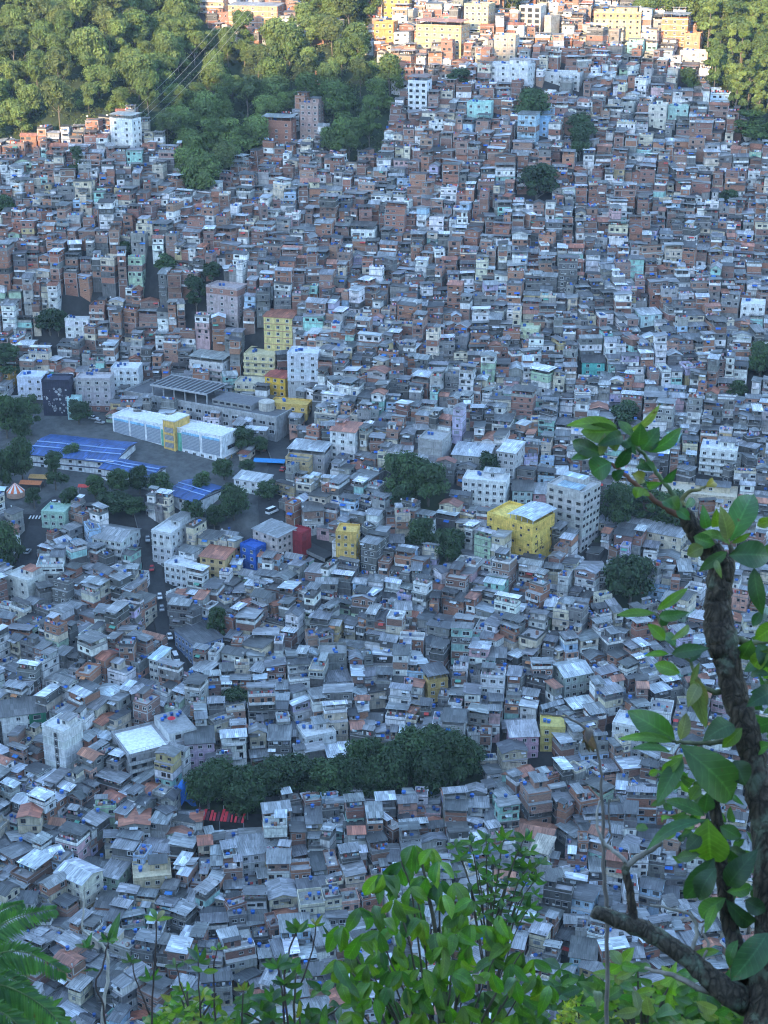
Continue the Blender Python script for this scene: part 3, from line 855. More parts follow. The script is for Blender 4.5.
    B('apartment_block', 'pale bluish white block with six windows beside the mural wall', AB, 18, 46, 400, 3, -6, 9, (.62, .66, .74), 3, 1, roof='flat', anchor='the bluish white block', tanks=3, fh=3.3)
    root, w, d, z = B('mural_building', 'dark building covered by a black and white mural', 'building', 44, 72, 416, 5, -2, 9, (.035, .035, .06), 0, 0, roof='flat', band=(.04, .04, .07), anchor='the mural building', fh=3.1)
    q = MB(); rr = random.Random(5)
    for _ in range(46):
        x, zz, s = rr.uniform(-w / 2 + .8, w / 2 - .8), rr.uniform(1, 12.5), rr.uniform(.25, .8)
        pts = [(x + s * rr.uniform(.6, 1.3) * cos(t), -d / 2 - .03 - _ * .0015, zz + s * rr.uniform(.6, 1.5) * sin(t)) for t in [2 * pi * k / 7 for k in range(7)]]
        q.face(pts, 'wall', rr.choice([(.42, .42, .44), (.5, .5, .5), (.03, .03, .05), (.25, .25, .27)]))
    q.build('mural', root)
    B('apartment_block', 'pinkish grey block with brick lower floors beside the mural wall', AB, 77, 113, 412, 5, -4, 9, (.46, .42, .42), 4, 1, roof='flat', ground=(.26, .12, .09), anchor='the pinkish block by the mural', tanks=3)
    B('apartment_block', 'white and blue striped three storey block left of the grey hall', AB, 112, 141, 395, 4, -4, 9, (.70, .72, .74), 4, 1, roof='flat', anchor='the white and blue block', tanks=3)
    B('painted_house', 'small pale aqua three storey house below the pinkish block', 'house', 68, 81, 420, 3, -4, 6, (.48, .68, .66), 2, 1, roof='flat', tanks=0)
    B('painted_house', 'ochre house behind trees at the left edge', 'house', -6, 14, 392, 3, -8, 8, (.45, .26, .06), 2, 1, roof='flat')
    B('apartment_block', 'white block with pink and green striped roof terrace', AB, 189, 232, 390, 4, -22, 10, (.64, .62, .60), 4, 2, roof='open', rcol=(.36, .38, .36), balcony=(.62, .5, .48), anchor='the pink and green terrace block')
    B('apartment_block', 'white four storey block with terrace right of the yellow blocks', AB, 288, 322, 388, 5, -10, 10, (.66, .68, .72), 3, 2, roof='flat', ground=(.4, .4, .4), tanks=3, anchor='the white block right of yellow')
    B('painted_house', 'white house with a dark open terrace high on the left slope', 'house', 351, 377, 250, 3, -8, 9, (.80, .80, .78), 3, 1, roof='open', anchor='the white terrace house uphill')
    B('painted_house', 'white block with red awnings right of the curving road', AB, 330, 362, 460, 4, -16, 10, W_, 3, 2, roof='tile', anchor='the white red-roofed house')
    B('apartment_block', 'grey house with pale sheet roof at the bend of the road', 'house', 288, 332, 478, 3, -16, 11, (.40, .38, .37), 4, 1, roof='open', rcol=(.4, .42, .44), anchor='the grey house at the bend')
    # ---- top
    B('apartment_tower', 'narrow white tower against the sunlit forest', 'apartment tower', 110, 141, 157, 6, -26, 8, W_, 2, 2, roof='open', anchor='the narrow white tower by the forest', rcol=(.5, .48, .44), tanks=0)
    B('apartment_tower', 'pinkish brick tower with rows of windows at the forest edge', 'apartment tower', 300, 324, 140, 6, -20, 8, (.40, .28, .24), 3, 2, roof='room', mat='wall', anchor='the brick tower by the forest')
    B('apartment_block', 'brick block left of the pinkish tower at the forest edge', AB, 262, 296, 152, 5, -14, 9, (.33, .16, .11), 3, 1, mat='brick', roof='open')
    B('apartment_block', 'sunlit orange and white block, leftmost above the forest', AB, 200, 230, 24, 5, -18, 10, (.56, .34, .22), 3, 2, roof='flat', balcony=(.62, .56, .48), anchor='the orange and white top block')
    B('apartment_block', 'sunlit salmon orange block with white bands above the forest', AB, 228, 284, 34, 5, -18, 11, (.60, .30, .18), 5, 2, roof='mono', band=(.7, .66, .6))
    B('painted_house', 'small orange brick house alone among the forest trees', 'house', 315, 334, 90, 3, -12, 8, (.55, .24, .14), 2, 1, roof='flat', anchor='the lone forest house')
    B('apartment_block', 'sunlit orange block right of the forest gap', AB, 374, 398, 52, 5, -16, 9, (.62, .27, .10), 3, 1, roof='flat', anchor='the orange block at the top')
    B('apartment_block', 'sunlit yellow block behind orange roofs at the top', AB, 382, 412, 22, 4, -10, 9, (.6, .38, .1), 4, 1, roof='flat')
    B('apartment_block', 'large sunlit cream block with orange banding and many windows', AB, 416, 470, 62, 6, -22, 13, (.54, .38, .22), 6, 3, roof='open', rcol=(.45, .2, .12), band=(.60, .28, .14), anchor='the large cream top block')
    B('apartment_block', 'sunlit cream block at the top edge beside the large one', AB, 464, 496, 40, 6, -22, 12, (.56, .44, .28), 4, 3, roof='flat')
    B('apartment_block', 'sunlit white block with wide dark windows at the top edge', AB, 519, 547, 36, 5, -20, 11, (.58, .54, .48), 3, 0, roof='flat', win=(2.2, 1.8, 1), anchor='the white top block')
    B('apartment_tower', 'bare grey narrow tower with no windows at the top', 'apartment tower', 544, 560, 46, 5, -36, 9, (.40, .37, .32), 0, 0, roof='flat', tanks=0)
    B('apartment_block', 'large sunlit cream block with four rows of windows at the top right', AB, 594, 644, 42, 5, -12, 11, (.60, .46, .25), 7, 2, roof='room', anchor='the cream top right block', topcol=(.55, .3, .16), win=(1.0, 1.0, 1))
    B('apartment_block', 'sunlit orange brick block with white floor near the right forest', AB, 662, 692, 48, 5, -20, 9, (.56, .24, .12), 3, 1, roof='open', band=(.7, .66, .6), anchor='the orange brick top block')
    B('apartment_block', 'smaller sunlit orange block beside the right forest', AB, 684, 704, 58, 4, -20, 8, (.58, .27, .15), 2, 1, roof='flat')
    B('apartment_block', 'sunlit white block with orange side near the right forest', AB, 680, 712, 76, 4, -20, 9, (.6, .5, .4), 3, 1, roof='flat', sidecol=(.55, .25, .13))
    B('apartment_block', 'white block with rows of windows below the sunlit top', AB, 489, 536, 96, 5, -24, 11, (.66, .66, .66), 4, 3, roof='room', anchor='the white upper block')
    B('apartment_block', 'pale block with blue tarpaulin roof in the shade near the top', AB, 541, 585, 92, 3, -18, 10, (.62, .62, .61), 5, 2, roof='flat', tanks=3)
    B('apartment_tower', 'white tower with dark balconies in the shade near the top', 'apartment tower', 408, 432, 118, 6, -18, 9, (.72, .73, .74), 3, 1, roof='open', anchor='the white upper tower', win=(1.5, 1.2, 1))
    B('painted_house', 'aqua green block near the top left of the town', 'house', 467, 494, 128, 4, -14, 8, (.40, .64, .58), 3, 1, roof='flat', anchor='the aqua upper block')
    B('painted_house', 'light blue house below a round dark tree near the top', 'house', 530, 552, 138, 3, -12, 8, (.34, .56, .78), 2, 1, roof='flat', tanks=2, anchor='the light blue upper house')
    B('painted_house', 'tall cream block in the shade at upper right', 'house', 648, 670, 130, 4, -16, 9, (.64, .60, .52), 2, 1, roof='flat', anchor='the cream upper block')
    B('painted_house', 'pale green building beside the tall cream block', 'house', 668, 692, 126, 3, -16, 9, (.42, .60, .54), 3, 1, roof='flat')
    B('apartment_block', 'sunlit cream block with flat roof between the two cream giants', AB, 494, 520, 66, 5, -18, 9, (.56, .44, .32), 3, 2, roof='flat')
    B('apartment_block', 'sunlit pinkish white block under the cream top right block', AB, 640, 660, 58, 4, -16, 8, (.58, .42, .33), 3, 1, roof='room')

SLABS = []
def school():
    # white annexe with lattice bays and an ochre entrance tower
    d, n = 11, 1
    (cx, cy, z0), w, a = stand(103, 236, 463, -30, d)
    root = empty('school_building', (cx, cy, z0), a, 'long white school annexe with grey lattice bays and an ochre entrance tower', 'school')
    reserve(cx, cy, a, w / 2 + 1, d / 2 + 1, 12, z0); ANCH.append((170, 435, 'the white school annexe'))
    hx, hy, H = w / 2, d / 2, 11.0
    b = MB(); b.box(-hx, hx, -hy, hy, -5, H, 'wall', (.80, .81, .82), topmat='concrete', topcol=(.62, .62, .62)); body = b.build('wall', root)
    q = MB(); t = .25
    for e in ((-hx - .02, hx + .02, -hy - .02, -hy + t), (-hx - .02, hx + .02, hy - t, hy), (-hx - .02, -hx + t, -hy + t, hy - t), (hx - t, hx + .02, -hy + t, hy - t)):
        q.box(*e, H, H + .7, 'wall', (.80, .81, .82))
    q.build('parapet', root)
    bays = [(-.97, -.70), (-.66, -.40), (-.36, -.11), (.29, .60), (.65, .96)]
    for i, (u, v) in enumerate(bays):
        q = MB()
        q.box(u * hx, v * hx, -hy - .12, -hy - .005, 2.8, 9.2, 'concrete', (.26, .29, .34), bottom=True)
        for k in range(10): q.box(u * hx + .05, v * hx - .05, -hy - .2, -hy - .125, 2.9 + k * .63, 3.15 + k * .63, 'metal', (.36, .40, .45), bottom=True)
        q.box(u * hx, v * hx, -hy - .22, -hy - .005, 9.25, 10.2, 'wall', (.30, .58, .80), bottom=True)
        q.build('lattice_bay', root)
    for (u, v) in ((-.09, -.02), (.21, .28)):
        q = MB(); q.box(u * hx, v * hx, -hy - .2, -hy - .005, 1.5, 9.4, 'wall', (.16, .48, .34)); q.build('green_panel', root)
    q = MB(); q.box(-.01 * hx, .20 * hx, -hy - 1.6, hy - 2, -5, 14.2, 'wall', (.76, .48, .14), topmat='concrete', topcol=(.66, .66, .66))
    q.box(-.01 * hx - .05, .20 * hx + .05, -hy - 1.65, hy - 1.95, 14.2, 14.7, 'wall', (.7, .66, .56), topmat='concrete', topcol=(.66, .66, .66), bottom=True)
    tw = q.build('entrance_tower', root)
    for k in range(3):
        q = MB(); q.box(.015 * hx, .175 * hx, -hy - 1.68, -hy - 1.605, 2.6 + k * 3.3, 4.8 + k * 3.3, 'concrete', (.20, .20, .22), bottom=True)
        for j in range(4): q.box(.02 * hx, .17 * hx, -hy - 1.75, -hy - 1.69, 2.7 + k * 3.3 + j * .55, 2.9 + k * 3.3 + j * .55, 'metal', (.4, .38, .36), bottom=True)
        q.build('louvre', tw)
    add_windows(root, body, [(-hx + 2 * hx * (i + .5) / 14, -hy, 1.4, 0, 1.3, 1.0, 0) for i in range(14) if i not in (7, 8)])
    q = MB(); q.box(hx + .004, hx + .06, -hy * .3, hy * .75, 4.6, 6.2, 'glass', BLACK); q.build('side_window', root)
    q = MB()
    for yy in (-hy * .8, 0, hy * .7): q.box(hx + .6, hx + .9, yy - .15, yy + .15, -4, 2.4, 'wall', (.76, .5, .16))
    q.box(hx + .005, hx + 1.2, -hy, hy, 2.4, 2.7, 'concrete', (.5, .5, .5), bottom=True); q.build('side_porch', root)
    # big grey hall behind
    d = 20
    (cx, cy, z0), w, a = stand(106, 294, 448, -28, d)
    # keep it clear of the annexe
    cx, cy = cx + 7 * sin(-a) * 0 + 2, cy + 4
    root = empty('school_hall', (cx, cy, z0 + 1.0), a, 'long grey hall with dark flat roof and trellis canopy behind the white annexe', 'school hall')
    reserve(cx, cy, a, w / 2 + 1, d / 2 + 1, 12, z0); ANCH.append((250, 405, 'the long grey hall'))
    hx, hy, H = w / 2, d / 2, 10.5
    g = (.34, .34, .34)
    b = MB(); b.box(-hx, hx, -hy, hy, -6, H, 'wall', g, topmat='concrete', topcol=(.11, .11, .115)); body = b.build('wall', root)
    q = MB(); t = .35
    for e in ((-hx - .02, hx + .02, -hy - .02, -hy + t), (-hx - .02, hx + .02, hy - t, hy), (-hx - .02, -hx + t, -hy + t, hy - t), (hx - t, hx + .02, -hy + t, hy - t)):
        q.box(*e, H, H + .8, 'wall', (.38, .38, .38))
    q.build('parapet', root)
    wl = [(-hx + 2 * hx * (i + .5) / 17, -hy, 7.9, 0, 2.8, 1.2, 2) for i in range(17)] + [(-hx + 2 * hx * (i + .5) / 17, -hy, 4.4, 0, 2.4, 1.4, 0) for i in range(17)]
    wl += [(hx, -hy + d * .7, 6, pi / 2, 2.0, 1.4, 1)]
    add_windows(root, body, wl)
    u0, u1 = -.66 * hx, .08 * hx
    for i in range(6):
        xx = u0 + .4 + (u1 - u0 - .8) * i / 5
        for yy in (-hy * .72, hy * .72):
            q = MB(); q.box(xx - .25, xx + .25, yy - .25, yy + .25, H, H + 4.4, 'concrete', (.36, .36, .36), top=False); q.build('canopy_column', root)
    q = MB()
    q.box(u0, u1, -hy * .8, hy * .8, H + 4.4, H + 4.7, 'metal', (.05, .05, .055), bottom=True)
    for i in range(13):
        xx = u0 + (u1 - u0) * i / 12
        q.box(xx - .14, xx + .14, -hy * .82, hy * .82, H + 4.71, H + 5.05, 'concrete', (.34, .34, .35))
    for yy in (-hy * .82, hy * .8): q.box(u0 - .2, u1 + .2, yy - .2, yy + .2, H + 4.3, H + 5.1, 'concrete', (.36, .36, .37), bottom=True)
    q.build('trellis_canopy', root)
    q = MB(); q.cyl(.74 * hx, -hy * .1, H, 3.4, 3.6, 'wall', (.50, .46, .40), 20, 3.4, .1); q.build('water_cistern', root)
    q = MB(); q.box(.25 * hx, .55 * hx, hy * .1, hy * .6, H + .9, H + 1.0, 'cloth', (.03, .16, .5), bottom=True); q.build('blue_cover', root)
    q = MB(); q.box(.12 * hx, .62 * hx, -hy * .6, hy * .5, H + .005, H + 2.4, 'wall', (.28, .28, .28), topmat='concrete', topcol=(.14, .14, .15)); host = q.build('plant_room', root)
    add_windows(root, host, [(.12 * hx + (.5 * hx) * (i + .5) / 6, -hy * .6, H + 1.3, 0, 2.2, 1.0, 1) for i in range(6)])
    # blue roofed low school: stepped wings
    def wing(x0, x1, yb, ang, d, n, label, anchor, steps, zoff=0):
        (cx, cy, z0), w, a = stand(x0, x1, yb, ang, d)
        root = empty('school_wing', (cx, cy, z0 + zoff), a, label, 'school')
        reserve(cx, cy, a, w / 2 + 1, d / 2 + 1, 8, z0)
        if anchor: ANCH.append(((x0 + x1) / 2, yb - 15, anchor))
        hx, hy = w / 2, d / 2; H = 3.1 * n
        b = MB(); b.box(-hx, hx, -hy, hy, -5, H, 'wall', (.76, .77, .78)); body = b.build('wall', root)
        for k in range(1, n + 1):
            q = MB(); q.box(-hx - .05, hx + .05, -hy - .08, hy + .08, 3.1 * k - .55, 3.1 * k - .05, 'wall', (.10, .09, .13), bottom=True); q.build('dark_band', root)
        add_windows(root, body, [(-hx + w * (i + .5) / max(3, int(w / 4)), -hy, 3.1 * k + 1.6, 0, 1.2, 1.0, 1) for k in range(n) for i in range(max(3, int(w / 4))) if (i * 7 + k * 3) % 3])
        for s in range(steps):
            xa, xb = -hx - .8 + (w + 1.6) * s / steps, -hx - .8 + (w + 1.6) * (s + 1) / steps
            q = MB(); dz = -.55 * s
            bl = (.03, .085, .26)
            q.sheet(xa, xb, -hy - 1.0, hy * .25, (H + .15 + dz * .3, H + .15 + dz * .3, H + 1.9 + dz * .3, H + 1.9 + dz * .3), bl)
            q.sheet(xa, xb, hy * .25, hy + .8, (H + 1.9 + dz * .3, H + 1.9 + dz * .3, H + .5 + dz * .3, H + .5 + dz * .3), (.035, .095, .28))
            for yy in (-.45, -.05): q.box(xa + .1, xb - .1, hy * yy, hy * yy + .12, H + 1.0 + (yy + 1) * .9 + dz * .3 - .2, H + 1.15 + (yy + 1) * .9 + dz * .3, 'metal', (.35, .5, .75))
            q.build('blue_roof', root)
    wing(24, 128, 476, -14, 23, 2, 'long white school wing with broad blue sheet roof at the left', 'the blue roofed school', 3)
    wing(98, 163, 491, -24, 11, 2, 'white school wing with stepped blue roof in front of the annexe', 'the stepped blue roofed wing', 3)
    wing(164, 222, 522, -36, 17, 1, 'lower blue roofed school wing beside the street', 'the lower blue roofed wing', 2, 5.5)
    B = blk
    B('gatehouse', 'small white building beside the curving road below the annexe', 'building', 233, 272, 497, 2, -24, 7, (.70, .70, .68), 4, 1, roof='mono', rcol=(.45, .46, .47))
# ------------------------------------------------------------------ roads, open ground, woods: outlines on the ground
def poly(pts, ter=None): return [at(px, py)[:2] for px, py in pts]
def inside(pts, x, y):
    r = False; j = len(pts) - 1
    for i in range(len(pts)):
        xi, yi = pts[i]; xj, yj = pts[j]
        if (yi > y) != (yj > y) and x < (xj - xi) * (y - yi) / (yj - yi) + xi: r = not r
        j = i
    return r
def seg_dist(pts, x, y):
    best = 1e9
    for (a, b), (c, d) in zip(pts[:-1], pts[1:]):
        L = (c - a) ** 2 + (d - b) ** 2
        t = max(0, min(1, ((x - a) * (c - a) + (y - b) * (d - b)) / L))
        best = min(best, hypot(x - a - t * (c - a), y - b - t * (d - b)))
    return best

ROADS = [   # (name, centre line in ground coordinates, half width)
    ('street', poly([(138, 500), (147, 530), (152, 565), (160, 610), (172, 650), (184, 686)]), 3.4),
    ('street', poly([(262, 552), (272, 525), (270, 500), (277, 480), (284, 462), (276, 440)]), 5.0),
    ('street', poly([(272, 525), (300, 545), (330, 560)]), 3.0),
    ('street', poly([(24, 600), (30, 560), (42, 520), (58, 502), (110, 500), (140, 505)]), 4.5),
]
OPEN = [poly([(-40, 410), (100, 402), (112, 425), (240, 455), (284, 470), (284, 520), (262, 548), (206, 520), (160, 496), (70, 500), (40, 511), (-40, 514)]),
        poly([(215, 525), (262, 500), (268, 552), (228, 540)])]
GROVES = [poly([(180, 812), (186, 790), (250, 772), (330, 780), (350, 760), (400, 752), (480, 758), (488, 775), (470, 800), (410, 812), (330, 808), (250, 816)]),
          poly([(378, 508), (384, 482), (445, 478), (452, 505), (420, 516)]),
          poly([(596, 600), (604, 588), (650, 590), (662, 604), (640, 610), (606, 610)]),
          poly([(596, 540), (602, 505), (680, 512), (690, 540), (640, 548)]),
          poly([(404, 550), (410, 535), (462, 540), (468, 562), (436, 566)])]
FOREST_PX = [[(-60, -90), (196, -90), (200, 22), (228, 46), (286, 46), (330, 44), (352, 30), (372, 56), (400, 84), (392, 122), (386, 152), (350, 164),
           (328, 158), (325, 122), (300, 118), (285, 130), (262, 155), (238, 172), (224, 194), (186, 200), (178, 158), (150, 146), (140, 124), (106, 126), (60, 142), (-60, 150)],
          [(290, -90), (372, -90), (372, 30), (300, 34)], [(690, -90), (840, -90), (840, 190), (775, 150), (740, 130), (708, 98), (700, 52)],
          [(640, -60), (700, -60), (700, 30), (664, 22), (640, 24)], [(508, -60), (520, -60), (519, 20), (508, 22)]]
FOREST = [poly(p) for p in FOREST_PX]

def blocked(x, y, m=0.0):
    for _, p, hw in ROADS:
        if seg_dist(p, x, y) < hw + m: return True
    for p in OPEN + GROVES + FOREST:
        if inside(p, x, y): return True
    return False

# ------------------------------------------------------------------ trees: kinds built once, then copied
def make_tree_materials():
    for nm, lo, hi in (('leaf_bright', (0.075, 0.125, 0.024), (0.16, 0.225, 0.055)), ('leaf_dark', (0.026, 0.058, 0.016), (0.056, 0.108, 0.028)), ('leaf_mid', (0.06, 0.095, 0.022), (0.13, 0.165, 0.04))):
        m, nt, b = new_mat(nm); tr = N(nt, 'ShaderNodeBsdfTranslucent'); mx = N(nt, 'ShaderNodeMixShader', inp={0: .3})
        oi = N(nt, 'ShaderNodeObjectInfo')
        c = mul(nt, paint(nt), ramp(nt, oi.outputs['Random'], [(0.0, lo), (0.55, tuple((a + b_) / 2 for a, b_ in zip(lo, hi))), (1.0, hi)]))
        nt.links.new(c, b.inputs['Base Color']); b.inputs['Roughness'].default_value = 0.6
        nt.links.new(c, tr.inputs[0]); nt.links.new(b.outputs[0], mx.inputs[1]); nt.links.new(tr.outputs[0], mx.inputs[2]); nt.links.new(mx.outputs[0], nt.nodes['Material Output'].inputs[0])
        M[nm] = m
    m, nt, b = new_mat('tree_bark')
    c = ramp(nt, noise(nt, coords(nt, (3, 3, .6)), 2.0, 4), [(0.3, (0.05, 0.04, 0.03)), (0.7, (0.22, 0.19, 0.15))])
    nt.links.new(c, b.inputs['Base Color']); b.inputs['Roughness'].default_value = 0.95
    M['bark'] = m

def crown_mb(r, H, W, low, lobes, mat, leaf, per, flat=0.75):
    """leaf clumps scattered over and through a heap of lobes; gaps between the lobes show through"""
    b = MB()
    L = []
    for i in range(lobes):
        t = r.random() ** .8
        zc = low + (H - low) * (.25 + .62 * t)
        rad = W * .5 * (1 - .62 * abs(t - .25)) * sqrt(r.random()) * .8
        a = r.uniform(0, 2 * pi)
        L.append((rad * cos(a), rad * sin(a), zc, W * r.uniform(.09, .25)))
    for (x, y, z, s) in L:
        tint = r.uniform(.72, 1.3)
        core = s * .62
        # inner mass of the clump, ragged
        for k in range(14):
            u = r.uniform(-1, 1); a = r.uniform(0, 2 * pi); q = sqrt(1 - u * u)
            n_ = np.array((q * cos(a), q * sin(a), u))
            t1 = np.cross(n_, (0.3, .5, .8)); t1 /= np.linalg.norm(t1); t2 = np.cross(n_, t1)
            c = np.array((x, y, z)) + n_ * core * r.uniform(.5, .9) * np.array((1, 1, flat)); e = s * .55
            b.face([tuple(c + e * (cos(g) * t1 + sin(g) * t2) * r.uniform(.6, 1.1)) for g in (0, 1.26, 2.5, 3.77, 5.0)], mat, (.8, .8, .8))
        for k in range(per):
            u = r.uniform(-.75, 1); a = r.uniform(0, 2 * pi); q = sqrt(1 - u * u)
            n_ = np.array((q * cos(a), q * sin(a), u))
            rr = s * (.72 + .42 * r.random())
            c = np.array((x, y, z)) + n_ * rr * np.array((1, 1, flat))
            d = n_ + np.array((r.uniform(-.7, .7), r.uniform(-.7, .7), r.uniform(-.2, .9))); d /= np.linalg.norm(d)
            t1 = np.cross(d, (r.uniform(-1, 1), r.uniform(-1, 1), .4)); t1 /= np.linalg.norm(t1) + 1e-6; t2 = np.cross(d, t1)
            e = leaf * r.uniform(.6, 1.25); f = e * r.uniform(.45, .8)
            g = tint * r.uniform(.8, 1.22)
            bend = d * e * .25
            b.face([tuple(c - e * t1), tuple(c - f * t2 + bend), tuple(c + e * t1), tuple(c + f * t2 + bend)], mat, (g * r.uniform(.9, 1.1), g, g * r.uniform(.85, 1.1)))
    return b, L

def trunk_mb(r, H, low, L, thick):
    b = MB()
    pts = [(0, 0, -2.5)]; x = y = 0
    for k in range(1, 6):
        x += r.uniform(-.25, .25); y += r.uniform(-.25, .25)
        pts.append((x, y, H * .8 * k / 5))
    tube(b, pts, [thick * (1 - .14 * k) for k in range(6)], 'bark', (1, 1, 1), 7)
    for (lx, ly, lz, s) in L[::2]:
        k = min(4, max(1, int((lz - s) / (H * .8) * 5)))
        p = pts[k]
        tube(b, [p, ((p[0] + lx) / 2, (p[1] + ly) / 2, (p[2] + lz) / 2 - .2), (lx, ly, lz)], [thick * .45, thick * .3, thick * .1], 'bark', (1, 1, 1), 5, cap=False)
    return b

TREE_KINDS = {}
def tree_kinds():
    make_tree_materials()
    spec = {  # name: H, W, low, lobes, mat, leaf, per, thick
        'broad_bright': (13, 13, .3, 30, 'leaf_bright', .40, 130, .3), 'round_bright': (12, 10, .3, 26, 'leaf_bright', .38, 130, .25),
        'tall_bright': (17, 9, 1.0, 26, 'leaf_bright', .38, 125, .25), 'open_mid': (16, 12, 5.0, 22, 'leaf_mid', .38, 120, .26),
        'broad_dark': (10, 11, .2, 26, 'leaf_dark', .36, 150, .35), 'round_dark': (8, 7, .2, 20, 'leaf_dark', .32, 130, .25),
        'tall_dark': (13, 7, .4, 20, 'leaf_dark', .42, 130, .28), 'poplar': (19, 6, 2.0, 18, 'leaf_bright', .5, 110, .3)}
    for i, (k, (H, W, low, lob, mat, leaf, per, th)) in enumerate(spec.items()):
        for v in range(2):
            r = random.Random(100 + i * 7 + v)
            c, L = crown_mb(r, H, W, low, lob, mat, leaf, per)
            t = trunk_mb(r, H, low, L, th)
            TREE_KINDS[(k, v)] = (c.mesh('crown'), t.mesh('trunk', True), H, W)

def tree(kind, v, x, y, z, s, sz, rz, name, label, group=None, cat='tree'):
    c, t, H, W = TREE_KINDS[(kind, v % 2)]
    root = empty(name, (x, y, z), rz, label, cat, group)
    root.scale = (s, s, sz)
    for nm, me in (('crown', c), ('trunk', t)):
        o = bpy.data.objects.new(nm, me); COL.objects.link(o); o.parent = root
    return root

TOWN_TREES = [  # crown x0,x1, top row, base row, kind, label
    (512, 552, 84, 122, 'broad_dark', 'broad dark round tree standing alone high in the upper town'),
    (515, 559, 150, 204, 'round_dark', 'tall rounded dark tree in the middle of the upper slope'),
    (562, 596, 98, 150, 'tall_dark', 'olive thin crowned tree in a gap below the top houses'),
    (568, 590, 120, 162, 'round_dark', 'smaller tree tucked under the olive one near the top'),
    (446, 470, 62, 92, 'tall_dark', 'narrow tree beside the white upper tower'),
    (676, 700, 64, 92, 'round_bright', 'half sunlit bush tree between shaded houses near the right forest'),
    (378, 424, 446, 498, 'broad_dark', 'largest dark tree of the clump above the white five storey block'),
    (408, 448, 450, 506, 'round_dark', 'dark tree at the right side of the clump beside the blank grey block'),
    (388, 420, 478, 512, 'round_dark', 'low dark tree in front of the clump above the white block'),
    (476, 500, 448, 480, 'round_dark', 'small dark tree between two grey buildings in the middle'),
    (600, 658, 540, 604, 'broad_dark', 'big dense dark tree in front of the long beige block'),
    (598, 640, 476, 530, 'broad_dark', 'dark tree directly right of the grey eight storey tower'),
    (624, 664, 470, 526, 'tall_dark', 'tall dark tree behind the upper curved branch'),
    (648, 690, 480, 536, 'broad_dark', 'dark tree right of two others on the slope behind the branch'),
    (606, 642, 398, 430, 'round_dark', 'dark tree just behind the topmost foreground leaves'),
    (742, 776, 338, 378, 'broad_dark', 'dark tree at the right edge below the white house'),
    (726, 748, 376, 400, 'round_dark', 'small dark tree left of the one at the right edge'),
    (716, 738, 186, 208, 'round_dark', 'small tree high on the slope at right'),
    (730, 770, 86, 148, 'tall_bright', 'leafy tree at the edge of the right forest beside orange roofs'),
    (405, 437, 514, 548, 'broad_dark', 'dark tree left of the yellow block on a bank'),
    (430, 466, 524, 560, 'broad_dark', 'dark tree nearest the yellow block on the bank'),
    (208, 230, 604, 642, 'round_dark', 'dark tree beside the long blue walled building'),
    (217, 251, 684, 710, 'broad_dark', 'low dark tree among grey roofs above the dark grove'),
    (-14, 28, 318, 384, 'tall_dark', 'tall dark tree at the left edge above the ochre house'),
    (36, 66, 304, 334, 'round_dark', 'dark tree left of the white left slope block'),
    (48, 70, 306, 336, 'round_dark', 'second dark crown touching the one by the white slope block'),
    (-10, 24, 388, 438, 'broad_dark', 'dark tree at the left edge behind the blue roof'),
    (14, 46, 392, 432, 'round_dark', 'leafy tree below the mural building'),
    (6, 40, 432, 482, 'broad_dark', 'dark tree in front of the left end of the blue roof'),
    (44, 68, 446, 490, 'tall_dark', 'tall dark tree before the white school wing'),
    (62, 84, 440, 462, 'round_dark', 'small tree behind the stepped blue roof'),
    (106, 132, 466, 500, 'round_dark', 'dark tree at the foot of the stepped blue wing'),
    (128, 152, 462, 494, 'broad_dark', 'tree right of the stepped blue wing'),
    (146, 172, 468, 500, 'round_dark', 'tree against the gap between the two blue wings'),
    (216, 252, 480, 520, 'broad_dark', 'dark tree right of the lower blue wing'),
    (232, 256, 422, 452, 'round_dark', 'dark tree hiding the right end of the grey hall'),
    (252, 270, 432, 454, 'round_dark', 'small dark tree beside the blue pool at the end of the hall'),
    (-16, 26, 500, 570, 'broad_dark', 'big dark tree at the left edge beside the road'),
    (94, 130, 488, 512, 'broad_dark', 'low spreading tree at the plaza edge'),
    (66, 92, 396, 424, 'round_dark', 'bushy tree in front of the small aqua house'),
    (186, 208, 268, 312, 'tall_dark', 'dark tree in the gap left of the tall blotchy block'),
    (202, 222, 258, 284, 'round_dark', 'dark tree behind the tall blotchy block'),
    (154, 178, 250, 274, 'round_dark', 'dark tree high on the left slope beside a path'),
    (116, 134, 238, 258, 'round_dark', 'small dark bush tree high on the left slope'),
    (-4, 16, 190, 216, 'round_dark', 'dark tree at the left edge high on the slope'),
    (70, 86, 140, 178, 'tall_dark', 'thin dark tree among the upper left houses'),
    (192, 214, 468, 494, 'round_dark', 'tree behind the lower blue wing'),
    (26, 44, 484, 508, 'round_dark', 'bush tree beside the striped tent'),
    (12, 34, 414, 440, 'broad_dark', 'dark tree between the mural building and the blue roof'),
    (-8, 16, 446, 490, 'broad_dark', 'dark tree at the left edge level with the blue roof'),
    (84, 108, 470, 500, 'round_dark', 'tree before the join of the two upper blue wings'),
    (180, 204, 496, 522, 'round_dark', 'dark tree before the left gable of the lower blue wing'),
    (204, 226, 500, 530, 'round_dark', 'dark tree at the right foot of the lower blue wing'),
    (120, 146, 492, 516, 'round_dark', 'dark bush tree where the plaza meets the dark street'),
    (60, 82, 484, 506, 'round_dark', 'dark tree between the tent and the red market canopy'),
    (238, 256, 456, 474, 'round_dark', 'little tree right of the annexe porch'),
    (212, 236, 456, 480, 'broad_dark', 'low dark tree on the bank below the annexe'),
    (256, 282, 478, 500, 'round_dark', 'dark tree right of the gatehouse by the curving road'),
]
